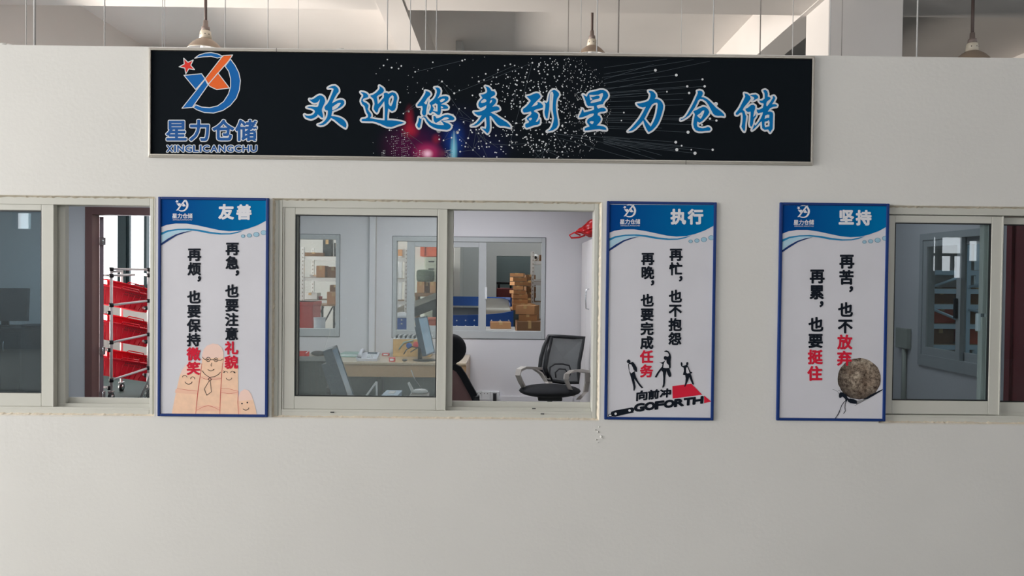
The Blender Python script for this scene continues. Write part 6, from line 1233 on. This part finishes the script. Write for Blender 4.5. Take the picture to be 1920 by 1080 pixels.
# round corner pillar / pipe by the bright wall
def shelf_rack(name, label, x0, x1, y0, y1, zs, ztop, post='shelf_white', board='shelf_board', holes=True, brace=False):
    t = thing(name, label, 'shelf', (x0, y0, 0))
    for x in (x0, x1):
        for y in (y0, y1):
            b = B(); b.box(x-0.022, x+0.022, y-0.02, y+0.02, 0, ztop, post)
            if holes:
                zz_ = 0.2
                while zz_ < ztop-0.03: b.box(x-0.006, x+0.006, y-0.0225, y-0.0195, zz_, zz_+0.022, 'rod_dark'); zz_ += 0.06
            b.build('post', t)
    for z in zs:
        b = B(); b.box(x0, x1, y0, y1, z-0.01, z, board); sf = b.build('shelf_board', t)
        b = B(); b.box(x0, x1, y0-0.015, y0+0.005, z-0.06, z-0.005, post); b.box(x0, x1, y1-0.005, y1+0.015, z-0.06, z-0.005, post); b.build('shelf_beam', sf)
    if brace:
        for i in range(len(zs)-1):
            b = B(); za, zb = zs[i], zs[i+1]
            p0, p1 = ((x0, y0-0.02, za+0.02), (x1, y0-0.02, zb-0.06)) if brace[i] > 0 else ((x0, y0-0.02, zb-0.06), (x1, y0-0.02, za+0.02))
            if brace[i]: b.tube([p0, p1], 0.016, post, 6); b.build('diagonal_brace', t)
    return t
# shelving right of the box stack
y = 11.9+CY; xa = at(999, 520, y).x; zz = [at(1005, v_, y).z for v_ in (600, 566, 528, 489)]
shelf_rack('storage_shelf', 'white perforated steel shelving right of the leaning carton stack', xa, xa+1.5, y, y+0.5, [0.25]+zz, at(999, 471, y).z)
v = at(1004, 481, y+0.15); b = B(); b.ell((v.x, y+0.15, zz[3]+0.055), 0.055, 0.055, 0.055, 'white_plastic', 10, 16); b.lathe((v.x, y+0.10, zz[3]+0.055), [(0.0, -0.012), (0.02, -0.012), (0.024, 0.0)], 'hole_dark', 12, 'Y'); b.build('paper_roll', base=(v.x, y+0.15, zz[3]), label='white round roll at the top shelf corner beside the leaning stack', cat='roll')
carton(at(1015, 480, y+0.2).x+0.03, y+0.25, zz[3], 0.12, 0.2, 0.1, 0, 'dark brown carton on the top shelf beside the white roll', 'carton_dark')
v = at(1008, 525, y+0.1); b = B(); b.box(v.x-0.06, v.x+0.1, y+0.02, y+0.3, zz[2], zz[2]+0.02, 'paper', bev=0.003); b.box(v.x-0.05, v.x+0.08, y+0.03, y+0.28, zz[2]+0.02, zz[2]+0.035, 'paper'); b.build('paper_stack', base=(v.x, y+0.1, zz[2]), label='small stack of white paper on the second shelf beside the leaning stack', cat='paper')
# shelving behind the far left back window
y = 11.6+CY; xa = at(568, 520, y).x; zz = [at(575, v_, y).z for v_ in (562, 520, 480)]
shelf_rack('storage_shelf', 'white perforated steel shelving seen through the far left back window', xa, xa+1.6, y, y+0.6, [0.3]+zz, at(568, 463, y).z)
for px, w_, h_, z, m, lb in ((611, 0.13, 0.30, zz[2], 'dark_grey', 'black box leaning on the top shelf behind the far left window'), (630, 0.10, 0.22, zz[2], 'dark_grey', 'second black box at the right of the top shelf'), (590, 0.30, 0.06, zz[2], 'carton_dark', 'flat brown tray of cardboard on the top shelf')):
    v = at(px, 480, y+0.2); carton(v.x, y+0.2+(0.15 if h_ > 0.1 else 0), z, w_, 0.2, h_, 0.05, lb, m)
v = at(606, 500, y+0.25); carton(v.x, y+0.2, zz[1], 0.13, 0.3, 0.185, 0.05, 'pale carton on the middle shelf, left of the pair', 'carton')
v = at(624, 500, y+0.25); carton(v.x+0.02, y+0.28, zz[1], 0.17, 0.25, 0.17, 0, 'pale carton on the middle shelf, right of the pair', 'carton_side')
v = at(590, 515, y+0.1); b = B(); b.box(v.x-0.05, v.x+0.06, y+0.05, y+0.3, zz[1], zz[1]+0.02, 'paper'); b.box(v.x-0.06, v.x-0.01, y+0.03, y+0.28, zz[1]+0.02, zz[1]+0.04, 'paper'); b.build('paper_stack', base=(v.x, y+0.1, zz[1]), label='loose white papers on the middle shelf left of the cartons', cat='paper')
v = at(585, 555, y+0.2); t_ = carton(v.x, y+0.2, zz[0], 0.22, 0.25, 0.105, 0, 'white box on the lowest visible shelf behind the far left window', 'white_plastic')
v = at(601, 558, y+0.2); b = B(); b.lathe((v.x, y+0.2, zz[0]), [(0, 0), (0.025, 0), (0.03, 0.05), (0, 0.05)], 'red_plastic', 14); b.build('red_cup', base=(v.x, y+0.2, zz[0]), label='small red cup beside the white box on the shelf', cat='cup')
# packing table, red bin and bucket
y = 10.7+CY; a = at(575, 571, y); c = at(700, 571, y)
pt = thing('packing_table', 'pale-topped packing table with dark braced legs beyond the far left window', 'table', (a.x, y, 0))
b = B(); b.box(a.x, c.x, y, y+0.6, a.z-0.02, a.z, 'desk_wood', bev=0.003); b.build('tabletop', pt)
for px in (587, 604, 626): v = at(px, 590, y+0.1); b = B(); b.box(v.x-0.012, v.x+0.012, y+0.1, y+0.13, 0, a.z-0.02, 'dark_grey'); b.tube([(v.x+0.01, y+0.11, a.z-0.3), (v.x+0.15, y+0.11, a.z-0.03)], 0.012, 'dark_grey', 6); b.build('leg', pt)
carton(at(624, 555, y+0.15).x+0.03, y+0.2, a.z, 0.18, 0.3, 0.185, 0, 'upright brown carton on the packing table', 'carton')
carton(at(626, 540, y+0.15).x+0.03, y+0.22, a.z+0.185, 0.16, 0.22, 0.10, 0, 'dark brown carton on top of the upright one on the packing table', 'carton_dark')
y = 9.9+CY; a = at(556, 566, y); c = at(586, 566, y)
rbn = thing('red_crate', 'tall translucent red crate beyond the far left window', 'crate', (a.x, y, 0))
b = B(); b.box(a.x-0.1, c.x, y, y+0.45, 0.05, a.z, 'red_plastic', bev=0.01); b.build('crate_body', rbn)
b = B(); b.box(a.x-0.11, c.x+0.01, y-0.01, y+0.46, a.z-0.05, a.z, 'red_plastic', bev=0.006); b.box(a.x-0.1, c.x, y, y+0.45, 0, 0.05, 'red_plastic'); b.build('crate_rim', rbn)
y = 9.7+CY; v = at(595, 605, y); zt_ = at(595, 596, y).z
bk_ = thing('white_bucket', 'white plastic bucket beneath the packing table', 'bucket', (v.x, y+0.12, 0.6))
b = B(); b.lathe((v.x, y+0.12, 0.72), [(0, 0), (0.068, 0), (0.076, zt_-0.72), (0.070, zt_-0.72), (0.064, 0.01), (0, 0.01)], 'tube_white', 24); b.build('bucket_body', bk_); b = B(); b.lathe((v.x, y+0.12, 0.72), [(0.077, zt_-0.74), (0.082, zt_-0.73), (0.077, zt_-0.72)], 'tube_white', 24); b.build('bucket_rim', bk_)
b = B(); b.box(v.x-0.25, v.x+0.5, y-0.1, y+0.35, 0.68, 0.72, 'dark_grey'); b.box(v.x-0.25, v.x-0.2, y-0.1, y+0.35, 0, 0.68, 'dark_grey'); b.box(v.x+0.45, v.x+0.5, y-0.1, y+0.35, 0, 0.68, 'dark_grey'); b.build('low_stand', base=(v.x, y, 0), label='dark low stand the white bucket stands on', cat='stand')
# tall racking beyond the side window of the right room
y = 4.55; x0r = at(1747, 560, y).x; sp = 0.95
zz = [at(1790, v_, y).z for v_ in (700, 646, 607, 570, 541, 506)]
rk = shelf_rack('pallet_rack', 'pale blue steel pallet rack beyond the side window, nearer bay', x0r, x0r+0.37, y, y+0.9, zz, 3.2, 'shelf_blue', 'shelf_board', False, [1, 0, -1, 0, 1])
rk2 = shelf_rack('pallet_rack', 'pale blue steel pallet rack beyond the side window, right-hand bay', x0r+0.43, x0r+1.1, y+0.02, y+0.92, zz, 3.2, 'shelf_blue', 'shelf_board', False, [1, 0, -1, 0, 1])
for i, z in enumerate(zz[:4]):
    for j in range(2):
        carton(x0r+0.18+j*0.43, y+0.35, z, 0.30, 0.5, 0.16+0.03*((i+j) % 3), 0.03*(-1)**i, 'brown carton on rack level %s, %s bay' % ( ('one, the lowest', 'two', 'three', 'four', 'five, the highest')[i], ('nearer', 'right-hand')[j]), 'orange_box' if (i+j) % 3 == 2 else 'carton_dark', 'cartons on the blue rack')
